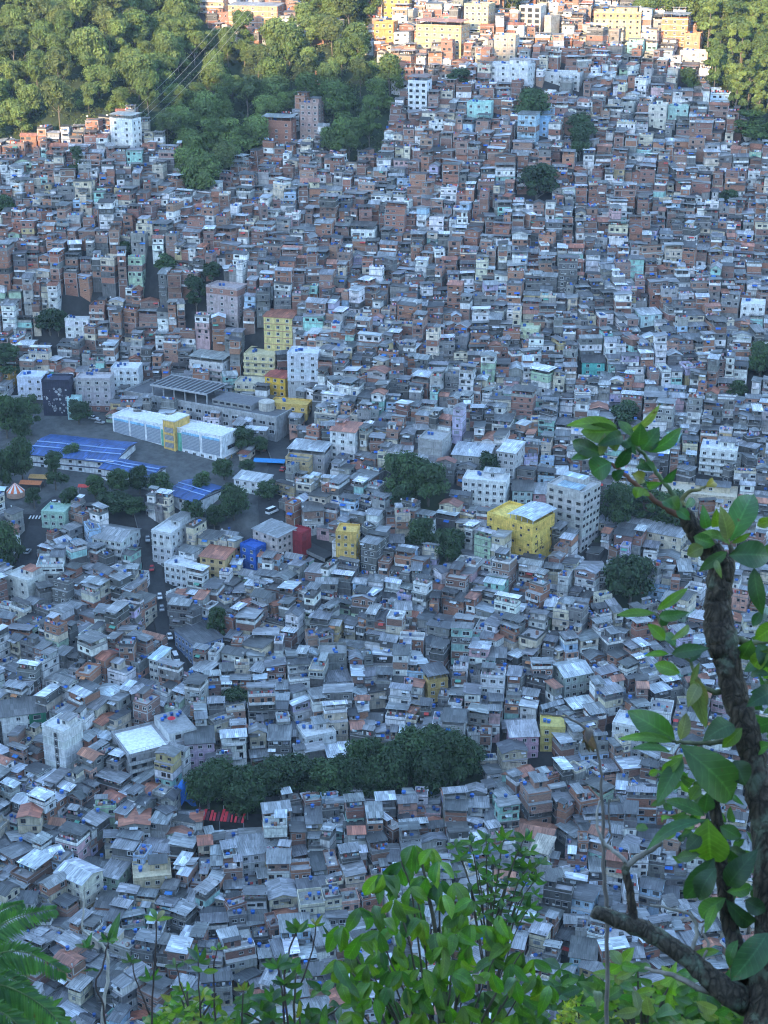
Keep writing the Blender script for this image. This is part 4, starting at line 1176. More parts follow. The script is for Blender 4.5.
GROVE_TREES = [(184, 232, 764, 808), (196, 246, 758, 800), (226, 276, 762, 806), (250, 300, 756, 800), (272, 322, 752, 796), (300, 350, 758, 804), (326, 372, 752, 800),
               (340, 388, 734, 784), (366, 416, 742, 796), (384, 440, 726, 778), (410, 462, 724, 776), (430, 484, 728, 784), (404, 452, 748, 800), (446, 488, 740, 776), (216, 262, 776, 816), (350, 396, 762, 806)]

def plant_trees():
    tree_kinds()
    r = random.Random(31)
    def place(x0, x1, yt, yb, kind, name, label, group=None, k=0):
        P = at((x0 + x1) / 2, yb)
        sc_ = F / project(*P)[2]
        c, t, H, W = TREE_KINDS[(kind, k % 2)]
        s = (x1 - x0) / sc_ / W * 1.02
        Hpx = (yb - yt)
        zt = P[2]
        for _ in range(40):
            zt += .5
            if project(P[0], P[1], zt)[1] <= yt + 3: break
        tree(kind, k, P[0], P[1], P[2] - .3, s, max(.5, (zt - P[2]) / H), r.uniform(0, 6.28), name, label, group)
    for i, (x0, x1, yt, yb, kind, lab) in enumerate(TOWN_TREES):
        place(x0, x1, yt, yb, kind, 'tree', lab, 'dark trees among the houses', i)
        cx, cy = at((x0 + x1) / 2, yb)[:2]
        sc_ = F / project(*at((x0 + x1) / 2, yb))[2]
        rad = (x1 - x0) / sc_ * .28
        FOOT.append((cx, cy, 0, rad, rad))
        q = project(cx, cy, at((x0 + x1) / 2, yb)[2])
        BBOX.append((x0 + 3, yt, x1 - 3, yb - 2, q[2], 1))
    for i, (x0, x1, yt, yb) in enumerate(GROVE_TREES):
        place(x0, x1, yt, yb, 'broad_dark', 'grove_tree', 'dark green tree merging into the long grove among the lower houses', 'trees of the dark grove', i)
        q = project(*at((x0 + x1) / 2, yb))
        BBOX.append((x0 + 4, yt, x1 - 4, yb - 14, q[2]))
    # the woods at the top: one tree after another, not closer than their crowns allow
    done = []
    LBL = {'broad_bright': 'broad leafy tree of the green forest left of the hillside town', 'round_bright': 'round crowned tree of the green forest left of the hillside town',
           'tall_bright': 'tall narrow tree of the green forest left of the hillside town', 'open_mid': 'tall bare trunked tree of the green forest left of the town'}
    for fi, pg in enumerate(FOREST):
        xs = [p[0] for p in pg]; ys = [p[1] for p in pg]
        for _ in range(2600):
            x, y = r.uniform(min(xs), max(xs)), r.uniform(min(ys), min(1010, max(ys)))
            if not inside(pg, x, y): continue
            z = base_terrain(x, y)
            px, py, dep = project(x, y, z)
            if px < -25 or px > 793 or py < -5 - 40: continue
            right = fi in (2,)
            kind = r.choice(('poplar', 'poplar', 'tall_bright', 'round_bright')) if right else r.choice(('broad_bright', 'broad_bright', 'round_bright', 'round_bright', 'tall_bright', 'open_mid'))
            s = r.uniform(1.1, 1.85)
            need = TREE_KINDS[(kind, 0)][3] * s * .325
            if any(hypot(x - a, y - b) < need + c for a, b, c in done): continue
            if any(in_foot(f, x, y, 1.5) for f in FOOT): continue
            if any(b[0] - 4 < px < b[2] + 4 and b[1] < project(x, y, z + 8 * s)[1] < b[3] and dep < b[4] for b in BBOX): continue
            done.append((x, y, need))
            if right: lab, grp = 'tall green tree of the wood at the top right corner', 'trees of the top right wood'
            elif fi in (3, 4): lab, grp = 'green tree behind the sunlit blocks along the top edge', 'trees behind the top blocks'
            elif fi == 1: lab, grp = 'green tree filling the gap between the top orange blocks', 'trees between the top orange blocks'
            else: lab, grp = LBL[kind], 'trees of the green forest'
            tree(kind, r.randint(0, 1), x, y, z - .3, s, s * r.uniform(.85, 1.15), r.uniform(0, 6.28), 'forest_tree', lab, grp)
    print('forest trees', len(done))
    # bushes and low growth under the trees
    b = MB(); k = 0
    for pg in FOREST:
        xs = [p[0] for p in pg]; ys = [p[1] for p in pg]
        for _ in range(5200):
            x, y = r.uniform(min(xs), max(xs)), r.uniform(min(ys), min(1005, max(ys)))
            if not inside(pg, x, y) or any(in_foot(f, x, y, 1) for f in FOOT): continue
            z = base_terrain(x, y); s = r.uniform(1.2, 3.6); g0 = r.uniform(.6, 1.2)
            for _ in range(9):
                c = np.array((x, y, z)) + np.array((r.uniform(-1, 1), r.uniform(-1, 1), r.uniform(0, 1))) * s
                t1 = np.array([r.uniform(-1, 1) for _ in range(3)]); t1 /= np.linalg.norm(t1); t2 = np.cross(t1, [r.uniform(-1, 1) for _ in range(3)]); t2 /= np.linalg.norm(t2) + 1e-6
                e = r.uniform(.4, .8); g = g0 * r.uniform(.8, 1.2)
                b.face([tuple(c - e * t1), tuple(c - .6 * e * t2), tuple(c + e * t1), tuple(c + .6 * e * t2)], 'leaf_mid', (g, g, g))
    o = b.build('forest_undergrowth'); tag(o, 'low tangled undergrowth beneath the trees of the wood', 'undergrowth', None, 'stuff')

def in_foot(f, x, y, m=0.0):
    cx, cy, a, hw, hd = f
    dx, dy = x - cx, y - cy
    c, s = cos(a), sin(a)
    return abs(dx * c + dy * s) < hw + m and abs(-dx * s + dy * c) < hd + m

# ------------------------------------------------------------------ the town
HOUSES = []
def layout():
    r = random.Random(2024)
    # districts: seeds on the ground with their own building direction
    seeds = [(40, 960, -32), (150, 900, -14), (60, 820, -30), (110, 700, -28), (30, 640, -36), (230, 640, -24), (290, 700, 6), (260, 880, 8), (330, 940, 14), (420, 860, 4), (520, 940, -18),
             (560, 800, 16), (460, 680, -10), (640, 880, -8), (700, 760, -18), (620, 680, 24), (380, 600, -20), (520, 640, -26), (740, 600, -22), (330, 520, -26), (460, 430, -14), (600, 430, -10),
             (720, 450, -14), (360, 370, -16), (500, 330, -6), (640, 330, 4), (740, 260, -10), (320, 240, -8), (430, 230, -14), (560, 230, -4), (660, 180, -12), (120, 310, -6), (40, 250, -8),
             (180, 230, -16), (90, 180, -4), (300, 170, -18), (420, 130, -14), (530, 110, -18), (640, 90, -20), (720, 130, -12), (450, 30, -20), (620, 10, -16), (240, 10, -16), (700, 950, 10), (800, 840, -10), (-40, 780, -30), (820, 400, -14), (-40, 330, -8)]
    S = []
    for (px, py, a) in seeds:
        p = at(px, py); S.append((p[0], p[1], radians(a)))
    def nearest(x, y):
        return min(range(len(S)), key=lambda i: (S[i][0] - x) ** 2 + ((S[i][1] - y) * 1.0) ** 2)
    def split(x0, x1, y0, y1, lev, out):
        w, h = x1 - x0, y1 - y0
        lim = r.choice((5.2, 6, 6.5, 7, 8, 9, 10.5)) * (.92 if sy > 560 else .97)
        if w < lim and h < lim * 1.05 or (w < 4.8 and h < 10) or (h < 4.8 and w < 10):
            out.append((x0, x1, y0, y1)); return
        gap = 2.2 if lev == 3 else (1.3 if lev == 5 else (r.choice((0, 0, 0, .2, .5, .9)) if lev > 5 else .8))
        if w > h * r.uniform(.8, 1.25):
            c = x0 + w * r.uniform(.32, .68)
            split(x0, c - gap / 2, y0, y1, lev + 1, out); split(c + gap / 2, x1, y0, y1, lev + 1, out)
        else:
            c = y0 + h * r.uniform(.32, .68)
            split(x0, x1, y0, c - gap / 2, lev + 1, out); split(x0, x1, c + gap / 2, y1, lev + 1, out)
    for k, (sx, sy, a) in enumerate(S):
        cells = []
        split(-95, 95, -80, 80, 0, cells)
        c, s = cos(a), sin(a)
        for (x0, x1, y0, y1) in cells:
            lx, ly = (x0 + x1) / 2, (y0 + y1) / 2
            x, y = sx + lx * c - ly * s, sy + lx * s + ly * c
            if y < 350 or y > 975: continue
            if nearest(x, y) != k: continue
            z = base_terrain(x, y)
            px, py, dep = project(x, y, z)
            if px < -70 or px > 838 or py < -30: continue
            w, d = x1 - x0, y1 - y0
            ang = a + r.gauss(0, radians(5.5)) + (r.choice((-1, 1)) * radians(r.uniform(12, 30)) if r.random() < .14 else 0)
            m = min(w, d) * .35
            if blocked(x, y, m) or any(in_foot(f, x, y, m) for f in FOOT): continue
            # storeys
            up = 1 - smooth(560, 760, y)
            n = r.choices((1, 2, 3, 4, 5), (.22, .42, .25, .09, .02) if y > 560 else (.11, .34, .34, .17, .04))[0]
            if w * d < 26: n = min(n, 3)
            if seg_dist(ROADS[0][1], x, y) < 16 or seg_dist(ROADS[1][1], x, y) < 16: n = max(n, r.choice((2, 3, 3, 4)))
            rise = base_terrain(x, y + d + 1.5) - z
            n = min(6, max(n, int(round(rise / FH - .1))))
            # houses in front must not hide the one-off buildings and trees
            hw_px = F / dep * (w + d) * .36
            bad = False
            for (bx0, by0, bx1, by1, bd, *tr) in BBOX:
                if dep < bd and px + hw_px > bx0 and px - hw_px < bx1:
                    lim = by1 - (.12 if by1 - by0 > 62 or bd < 0 else .2) * (by1 - by0) if not tr else by1 - .5 * (by1 - by0)
                    while n and project(x, y, z + n * FH + 3.0)[1] < lim:
                        if py < lim - 2: n = 0; break
                        n -= 1
                    if n < 1:
                        if py > lim + 9: n = 1
                        else: bad = True; break
            if bad: continue
            bricky = .20 + .38 * smooth(640, 740, y) - .16 * smooth(850, 900, y)
            if px > 480 and y > 600: bricky -= .06
            if y < 470: bricky += .16 if px > 200 else .0
            roofy = .50 - .04 * smooth(640, 760, y)
            HOUSES.append(dict(x=x, y=y, z=z, a=ang, w=max(3.2, w), d=max(3.2, d), n=n, px=px, py=py, dep=dep, bricky=bricky, roofy=roofy, seed=r.randint(0, 10 ** 9), area=(w + .4 * d) * (n * FH + 2 + d * .5) * (F / dep) ** 2))
    print('houses', len(HOUSES))

NUMW = ['', 'one storey', 'two storey', 'three storey', 'four storey', 'five storey', 'six storey']
def build_town():
    for (px, py, hw, hd, hh) in ((222, 824, 8, 2.5, 4), (184, 802, 3, 3, 9)):
        q = at(px, py); reserve(q[0], q[1], -.1, hw, hd, hh, q[2])
    layout()
    # the 300 that show largest inside the picture become things of their own, the rest are one mass
    def hidden(h):
        px, py = h['px'], h['py']
        if px < 12 or px > 700 or py > 985 or py < 20: return True
        if 345 < px < 545 and py > 890: return True
        if px > 590 and py > 800 and px > 640: return True
        if px > 640 and py > 560: return True
        if px < 55 and py > 900: return True
        return False
    order = sorted((i for i, h in enumerate(HOUSES) if not hidden(h)), key=lambda i: -HOUSES[i]['area'])
    own = set(order[:300])
    mass = MB()
    things = []
    for i, h in enumerate(HOUSES):
        r = random.Random(h['seed'])
        far = i not in own
        H = house(r, h['w'], h['d'], h['n'], h['bricky'], h['roofy'], far)
        if far:
            b = MB()
            for nm, q in H['parts']: b.merge(q)
            for (_, x, y, z, rot, w, hh, k) in H['wins']: flat_window(b, x, y, z, rot, w, hh, k)
            mass.merge(b, h['x'], h['y'], h['z'], h['a'])
        else:
            root = empty('hillside_house', (h['x'], h['y'], h['z']), h['a'], None, 'house', 'self-built houses of the hillside town')
            obs = []
            for nm, q in H['parts']:
                host = root
                obs.append(q.build(nm, host))
            for (ix, x, y, z, rot, w, hh, k) in H['wins']:
                o = bpy.data.objects.new('window', win_mesh(k)); COL.objects.link(o)
                o.parent = obs[ix]; o.location = (x, y, z); o.rotation_euler = (0, 0, rot); o.scale = (w, 1, hh)
            things.append((root, h, H))
    o = mass.build('distant_houses')
    tag(o, 'packed brick and grey houses covering the slope, too many to count', 'houses', None, 'stuff')
    label_houses(things)

def label_houses(things):
    """which house is which: storeys, wall, top; then the landmark beside it; then the order among look-alikes"""
    base = {}
    info = []
    for root, h, H in things:
        walls = ' and '.join(H['kinds'][:2])
        tk = {0: '', 1: ' and a blue tank', 2: ' and two blue tanks', 3: ' and three blue tanks'}[min(3, H['tanks'])]
        a = '%s %s house, %s%s' % (NUMW[H['n']], walls, H['top'], tk)
        px, py, _ = project(h['x'], h['y'], h['z'] + H['n'] * FH * .5)
        bx = min(ANCH, key=lambda q: (q[0] - px) ** 2 + 1.6 * (q[1] - py) ** 2)
        dx, dy = px - bx[0], py - bx[1]
        if abs(dx) > abs(dy): rel = 'right of' if dx > 0 else 'left of'
        else: rel = 'below' if dy > 0 else 'above'
        info.append([root, a, rel + ' ' + bx[2], px, py])
    short = {}
    def fit(s, k=16):
        return len(s.split()) <= k
    groups = {}
    for it in info:
        s = it[1] + ', ' + it[2]
        steps = [(' with a small rooftop room', ' with room'), ('sloping ', ''), ('open terrace under', 'terrace under'), (' storey', '-storey'), (' and a blue tank', ', tank'), (' and two blue tanks', ', tanks'), (' and three blue tanks', ', tanks'),
                 ('bare brick', 'brick'), ('pale metal sheet', 'pale metal'), (', tanks', ''), (', tank', ''), ('grey sheet', 'grey'), (' slab', '')]
        for a_, b_ in steps:
            if fit(s, 15): break
            if a_ == ' slab' and ' and ' in s.split(' house')[0]: s = s.split(' and ')[0] + ' house' + s.split(' house', 1)[1]
            h_, t_ = s.rsplit(', ', 1)
            s = h_.replace(a_, b_) + ', ' + t_
        if not fit(s, 15): s = s.split(',')[0] + ', ' + s.rsplit(', ', 1)[1]
        it.append(s); groups.setdefault(s, []).append(it)
    for s, g in groups.items():
        if len(g) == 1: g[0][0]['label'] = s; continue
        g.sort(key=lambda t: t[3])
        words = {2: ['left', 'right'], 3: ['left', 'middle', 'right']}.get(len(g)) or ['leftmost'] + ['second', 'third', 'fourth', 'fifth', 'sixth'][:len(g) - 2] + ['rightmost']
        for wd, it in zip(words, g): it[0]['label'] = wd + ' ' + s
# ------------------------------------------------------------------ ground sheet, sky, sun, air, camera
def ground():
    xs = [-3000, -2200, -1600, -1100] + list(np.arange(-900, -300, 30)) + list(np.arange(-300, -12, 4)) + [-12, -8, -5, -3, -2, -1, 0, 1, 2, 3, 5, 8] + list(np.arange(12, 301, 4)) + list(np.arange(330, 901, 30)) + [1100, 1600, 2200, 3000]
    ys = [-3500, -2500, -1500, -1000, -700, -500, -400, -340, -300, -260, -200, -140, -90, -50, -20, -8, -3, -1, 0, .6, 1.1, 1.5, 2, 3, 4.5, 6, 9, 14, 20, 30] + list(np.arange(40, 340, 10)) + list(np.arange(340, 1010, 4)) + list(np.arange(1010, 1400, 30)) + [1500, 1800, 2200, 3000, 4500, 6000]
    v = []; f = []; cols = []
    for y in ys:
        for x in xs: v.append((x, y, terrain(x, y)))
    nx = len(xs)
    green, earth, yard = (.022, .036, .012), (.028, .027, .026), (.075, .075, .073)
    for j in range(len(ys) - 1):
        for i in range(nx - 1):
            f.append((j * nx + i, j * nx + i + 1, (j + 1) * nx + i + 1, (j + 1) * nx + i))
            x, y = (xs[i] + xs[i + 1]) / 2, (ys[j] + ys[j + 1]) / 2
            c = earth
            if y < 300 or y > 1005 or abs(x) > 310: c = green
            elif any(inside(p, x, y) for p in FOREST + GROVES): c = green
            elif any(inside(p, x, y) for p in OPEN): c = yard
            cols.append((c[0], c[1], c[2], 1))
    me = bpy.data.meshes.new('ground'); me.from_pydata(v, [], f)
    a = me.attributes.new('paint', 'FLOAT_COLOR', 'FACE'); a.data.foreach_set('color', np.array(cols, dtype=np.float32).ravel())
    me.polygons.foreach_set('use_smooth', [True] * len(f))
    m, nt, b = new_mat('hillside_ground')
    c = mul(nt, paint(nt), ramp(nt, noise(nt, coords(nt, (1, 1, 1), False), .25, 7, .7), [(.3, .5), (.65, 1.4)]))
    nt.links.new(c, b.inputs['Base Color']); b.inputs['Roughness'].default_value = 1
    me.materials.append(m)
    o = bpy.data.objects.new('ground', me); COL.objects.link(o); tag(o, kind='structure')

def roads():
    m, nt, b = new_mat('asphalt')
    c = ramp(nt, noise(nt, coords(nt, (1, 1, 1), False), .6, 6, .7), [(.3, (.022, .022, .024)), (.7, (.05, .05, .05))])
    nt.links.new(c, b.inputs['Base Color']); b.inputs['Roughness'].default_value = .85
    M['asphalt'] = m
    for nm, line, hw in ROADS:
        pts = []
        for (a, b_), (c_, d) in zip(line[:-1], line[1:]):
            k = max(2, int(hypot(c_ - a, d - b_) / 3))
            pts += [(a + (c_ - a) * t / k, b_ + (d - b_) * t / k) for t in range(k)]
        pts.append(line[-1])
        q = MB(); rows = []
        for i, (x, y) in enumerate(pts):
            p, n_ = pts[max(0, i - 1)], pts[min(len(pts) - 1, i + 1)]
            L = hypot(n_[0] - p[0], n_[1] - p[1]); ux, uy = -(n_[1] - p[1]) / L, (n_[0] - p[0]) / L
            zc = max(base_terrain(x + ux * k * hw, y + uy * k * hw) for k in (-1, -.5, 0, .5, 1)) + .25
            rows.append([(x + ux * hw * k, y + uy * hw * k, zc) for k in (-1, 1)])
        for r0, r1 in zip(rows[:-1], rows[1:]):
            q.face([r0[1], r0[0], r1[0], r1[1]], 'asphalt', (1, 1, 1))
            for s, k in ((0, -1), (1, 1)):    # kerbs
                a, c_ = r0[s], r1[s]
                q.face([a, c_, (c_[0], c_[1], c_[2] - 1.5), (a[0], a[1], a[2] - 1.5)], 'concrete', CONC[1])
        o = q.build(nm); tag(o, kind='structure')

def world_and_camera():
    w = bpy.data.worlds.new('World'); SC.world = w; w.use_nodes = True
    nt = w.node_tree
    bg = nt.nodes['Background']
    sky = nt.nodes.new('ShaderNodeTexSky'); sky.sky_type = 'NISHITA'
    sky.sun_disc = False; sky.sun_elevation = SUN_EL; sky.sun_rotation = pi + SUN_AZ * 1.0
    sky.altitude = 200; sky.air_density = 1.0; sky.dust_density = 0.4; sky.ozone_density = 1.1
    tint = nt.nodes.new('ShaderNodeMix'); tint.data_type = 'RGBA'; tint.blend_type = 'MULTIPLY'; tint.inputs[0].default_value = 1; tint.inputs[7].default_value = (.91, 1.0, 1.05, 1)
    nt.links.new(sky.outputs[0], tint.inputs[6]); nt.links.new(tint.outputs[2], bg.inputs[0]); bg.inputs[1].default_value = SKY_STRENGTH
    L = bpy.data.lights.new('sun', 'SUN'); L.energy = SUN_STRENGTH; L.angle = radians(.53); L.color = (.96, .69, .38)
    o = bpy.data.objects.new('sun', L); COL.objects.link(o)
    # light travels forward (+y), to the right (+x) and down
    d = (sin(SUN_AZ) * cos(SUN_EL), cos(SUN_AZ) * cos(SUN_EL), -sin(SUN_EL))
    from mathutils import Vector
    o.rotation_euler = Vector(d).to_track_quat('-Z', 'Y').to_euler()
    o.location = (-d[0] * 50, -d[1] * 50, 360)
    cam = bpy.data.cameras.new('camera'); cam.sensor_fit = 'VERTICAL'; cam.sensor_height = 36; cam.sensor_width = 27
    cam.lens = F / 1024 * 36; cam.clip_start = .05; cam.clip_end = 12000
    cam.dof.use_dof = True; cam.dof.focus_distance = 560; cam.dof.aperture_fstop = cam.lens / 2.6
    c = bpy.data.objects.new('camera', cam); COL.objects.link(c)
    c.location = (0, 0, CAMZ); c.rotation_euler = (radians(90) - PITCH, 0, 0)
    SC.camera = c
    SC.view_settings.view_transform = 'Standard'; SC.view_settings.look = 'None'; SC.view_settings.gamma = 1
    SC.view_settings.exposure = EXPOSURE
    SC.cycles.max_bounces = 5; SC.cycles.diffuse_bounces = 2; SC.cycles.glossy_bounces = 2; SC.cycles.transmission_bounces = 3; SC.cycles.volume_bounces = 0; SC.cycles.transparent_max_bounces = 4
    SC.cycles.use_adaptive_sampling = True; SC.cycles.filter_width = 1.1

def haze():
    if HAZE <= 0: return
    b = MB(); b.box(-3200, 3200, -3600, 6100, 20, 760, 'wall', (1, 1, 1), bottom=True)
    m = bpy.data.materials.new('valley_air'); m.use_nodes = True; nt = m.node_tree; nt.nodes.clear()
    out = nt.nodes.new('ShaderNodeOutputMaterial'); pv = nt.nodes.new('ShaderNodeVolumePrincipled')
    pv.inputs['Density'].default_value = HAZE; pv.inputs['Color'].default_value = (.80, .88, 1, 1); pv.inputs['Anisotropy'].default_value = .1
    nt.links.new(pv.outputs[0], out.inputs['Volume'])
    o = b.build('haze'); o.data.materials.clear(); o.data.materials.append(m); tag(o, kind='stuff')
# ------------------------------------------------------------------ plants on the near slope, a few metres from the viewer
def make_leaf_materials():
    m, nt, b = new_mat('broad_leaf')
    uv = N(nt, 'ShaderNodeUVMap'); sp = N(nt, 'ShaderNodeSeparateXYZ'); nt.links.new(uv.outputs[0], sp.inputs[0])
    # u runs -1..1 across the blade, v runs 0..1 along it; side veins slant towards the tip
    ab = N(nt, 'ShaderNodeMath', operation='ABSOLUTE'); nt.links.new(sp.outputs[0], ab.inputs[0])
    sl = N(nt, 'ShaderNodeMath', operation='MULTIPLY_ADD'); nt.links.new(ab.outputs[0], sl.inputs[0]); sl.inputs[1].default_value = -.16; nt.links.new(sp.outputs[1], sl.inputs[2])
    fr = N(nt, 'ShaderNodeMath', operation='MULTIPLY'); fr.inputs[1].default_value = 9.0; nt.links.new(sl.outputs[0], fr.inputs[0])
    f2 = N(nt, 'ShaderNodeMath', operation='FRACT'); nt.links.new(fr.outputs[0], f2.inputs[0])
    vein = ramp(nt, f2.outputs[0], [(0.0, 1.28), (.10, .98), (.9, .94), (1.0, 1.28)])
    mid = ramp(nt, ab.outputs[0], [(0.0, 1.5), (.05, 1.35), (.09, 1.0), (1.0, .96)])
    c = mul(nt, mul(nt, paint(nt), vein), mid)
    c = mul(nt, c, ramp(nt, noise(nt, coords(nt, (1, 1, 1)), 26, 3), [(.3, .75), (.7, 1.2)]))
    # browned and chewed looking spots
    spot = ramp(nt, noise(nt, coords(nt, (1, 1, 1), False), 60, 5, .7), [(.64, 0), (.70, 1)])
    bm = N(nt, 'ShaderNodeMix', data_type='RGBA'); nt.links.new(spot, bm.inputs[0]); nt.links.new(c, bm.inputs[6]); bm.inputs[7].default_value = (.10, .065, .03, 1)
    c = bm.outputs[2]
    nt.links.new(c, b.inputs['Base Color']); b.inputs['Roughness'].default_value = .55
    bp = N(nt, 'ShaderNodeBump', inp={'Strength': .35, 'Distance': .004}); nt.links.new(vein, bp.inputs['Height']); nt.links.new(bp.outputs[0], b.inputs['Normal'])
    tr = N(nt, 'ShaderNodeBsdfTranslucent'); g = N(nt, 'ShaderNodeMix', data_type='RGBA', blend_type='MULTIPLY'); g.inputs[0].default_value = 1
    nt.links.new(c, g.inputs[6]); g.inputs[7].default_value = (1.5, 1.7, .6, 1); nt.links.new(g.outputs[2], tr.inputs[0])
    mx = N(nt, 'ShaderNodeMixShader', inp={0: .35}); nt.links.new(b.outputs[0], mx.inputs[1]); nt.links.new(tr.outputs[0], mx.inputs[2])
    nt.links.new(mx.outputs[0], nt.nodes['Material Output'].inputs[0])
    M['leaf'] = m
    m, nt, b = new_mat('rough_bark')
    v0 = coords(nt, (1, 1, .3), False)
    n1 = noise(nt, v0, 90, 7, .75)
    wn = N(nt, 'ShaderNodeTexNoise', inp={'Scale': 25.0, 'Detail': 4.0}); nt.links.new(v0, wn.inputs['Vector'])
    wa = N(nt, 'ShaderNodeVectorMath', operation='MULTIPLY_ADD'); nt.links.new(wn.outputs['Color'], wa.inputs[0]); wa.inputs[1].default_value = (.035, .035, .02); nt.links.new(v0, wa.inputs[2])
    v = wa.outputs[0]
    vo = N(nt, 'ShaderNodeTexVoronoi', feature='DISTANCE_TO_EDGE', inp={'Scale': 75.0}); nt.links.new(v, vo.inputs['Vector'])
    cr = ramp(nt, vo.outputs['Distance'], [(0.0, .3), (.25, 1.0)])
    c = mul(nt, ramp(nt, n1, [(.3, (.045, .033, .024)), (.55, (.13, .10, .075)), (.75, (.24, .21, .17))]), cr)
    li = ramp(nt, noise(nt, coords(nt, (1, 1, 1), False), 22, 4), [(.55, 0), (.66, 1)])
    mm = N(nt, 'ShaderNodeMix', data_type='RGBA'); nt.links.new(li, mm.inputs[0]); nt.links.new(c, mm.inputs[6]); mm.inputs[7].default_value = (.16, .19, .14, 1)
    c2 = mul(nt, mm.outputs[2], paint(nt))
    nt.links.new(c2, b.inputs['Base Color']); b.inputs['Roughness'].default_value = .95
    ad = N(nt, 'ShaderNodeMath', operation='MULTIPLY'); nt.links.new(cr, ad.inputs[0]); nt.links.new(n1, ad.inputs[1])
    bp = N(nt, 'ShaderNodeBump', inp={'Strength': 1.0, 'Distance': .012}); nt.links.new(ad.outputs[0], bp.inputs['Height']); nt.links.new(bp.outputs[0], b.inputs['Normal'])
    M['rough_bark'] = m
    m, nt, b = new_mat('twig_bark')
    c = mul(nt, paint(nt), ramp(nt, noise(nt, coords(nt, (1, 1, .4), False), 60, 4), [(.3, .6), (.7, 1.3)]))
    nt.links.new(c, b.inputs['Base Color']); b.inputs['Roughness'].default_value = .9
    M['twig'] = m

CAMP = np.array((0, 0, CAMZ))
LEAFG_ = [(.075, .165, .045), (.055, .135, .042), (.045, .11, .045), (.10, .20, .045), (.035, .085, .045)]
MIDG, DARKG, BLUEG, LIME, PALE, OLIVE = (.060, .130, .034), (.030, .070, .028), (.050, .108, .046), (.11, .20, .028), (.15, .19, .075), (.14, .135, .04)

def leaf(b, B, T, W, col, rng, tilt=0.0, bow=.12, fold=.34, wide=.45, n=7, wave=.075):
    """one blade from base B to tip T, width W; bow lifts its middle, fold makes the V of its midrib"""
    B, T = np.array(B), np.array(T)
    a = T - B; L = np.linalg.norm(a); a /= L
    v = CAMP - (B + T) / 2; v -= a * np.dot(a, v); v /= np.linalg.norm(v) + 1e-9
    s = np.cross(a, v)
    nn = v * cos(tilt) + s * sin(tilt); s = np.cross(a, nn)
    us = (-1, -.55, 0, .55, 1)
    b0 = len(b.v); ph = rng.uniform(0, 6)
    for i in range(n + 1):
        t = i / n
        hw = W / 2 * max(.04, (sin(pi * t ** (.72 if wide < .45 else .9)) ** .75)) if 0 < i < n else W * .02
        c = B + a * L * t + nn * bow * L * sin(pi * t) * .8 - nn * bow * L * .55 * t * t
        for u in us:
            p = c + s * u * hw + nn * (abs(u) * hw * fold + wave * W * sin(ph + t * 9 + u * 2) * abs(u))
            b.v.append((p[0], p[1], p[2]))
    for i in range(n):
        for k in range(4):
            q = b0 + i * 5 + k
            b.uv[len(b.f)] = [(us[k], i / n), (us[k + 1], i / n), (us[k + 1], (i + 1) / n), (us[k], (i + 1) / n)]
            b.f.append((q, q + 1, q + 6, q + 5)); b.m.append('leaf'); b.c.append(col)

def px_leaf(b, bx, by, tx, ty, w, dep, col, rng, tilt=None, bow=None, dd=None):
    k = dep / F
    dd = rng.uniform(-.05, .05) if dd is None else dd
    c = tuple(v * rng.uniform(.85, 1.15) for v in col)
    leaf(b, fg(bx, by, dep), fg(tx, ty, dep + dd), w * k * 1.12, c, rng, rng.uniform(-.35, .35) if tilt is None else tilt, rng.choice((.05, .1, .16, .22, .34)) if bow is None else bow)

def path(pts, dep):
    """(px, py, radius px[, extra depth]) -> 3D points and radii"""
    P = []; R = []
    for p in pts:
        d = dep + (p[3] if len(p) > 3 else 0)
        P.append(fg(p[0], p[1], d)); R.append(p[2] * d / F)
    return P, R

def dense(P, R, k, rng=None, j=0.0):
    """smooth the path with a Catmull-Rom curve"""
    P = [np.array(p) for p in P]; out = []; rad = []
    for i in range(len(P) - 1):
        p0, p1, p2, p3 = P[max(0, i - 1)], P[i], P[i + 1], P[min(len(P) - 1, i + 2)]
        for q in range(k):
            t = q / k
            out.append(.5 * (2 * p1 + (p2 - p0) * t + (2 * p0 - 5 * p1 + 4 * p2 - p3) * t * t + (3 * p1 - p0 - 3 * p2 + p3) * t ** 3) + (np.array([rng.uniform(-j, j) for _ in range(3)]) if rng else 0))
            rad.append(R[i] + (R[i + 1] - R[i]) * t)
    out.append(P[-1]); rad.append(R[-1])
    return out, rad

def limb(root, name, pts, dep, mat='rough_bark', col=(1, 1, 1), n=12, k=5, jag=.045, j=.0015, seed=1):
    rng = random.Random(seed)
    P, R = path(pts, dep); P, R = dense(P, R, k, rng, j)
    b = MB(); tube(b, P, R, mat, col, n, jag, rng)
    return b.build(name, root, smooth=True)

def rooted(px, py, dep):
    """a stem continues from a pixel straight down to the ground"""
    x, y, z = fg(px, py, dep)
    return (x, y, terrain(x, y) - .15)

def add_root(P, R, r_mul=1.3):
    x, y, z = P[-1]
    g = terrain(x, y) - .2
    if g < z - .05:
        P.append((x + .02, y + .03, (z + g) / 2)); R.append(R[-1] * 1.1)
        P.append((x + .03, y + .05, g)); R.append(R[-1] * r_mul)
    return P, R

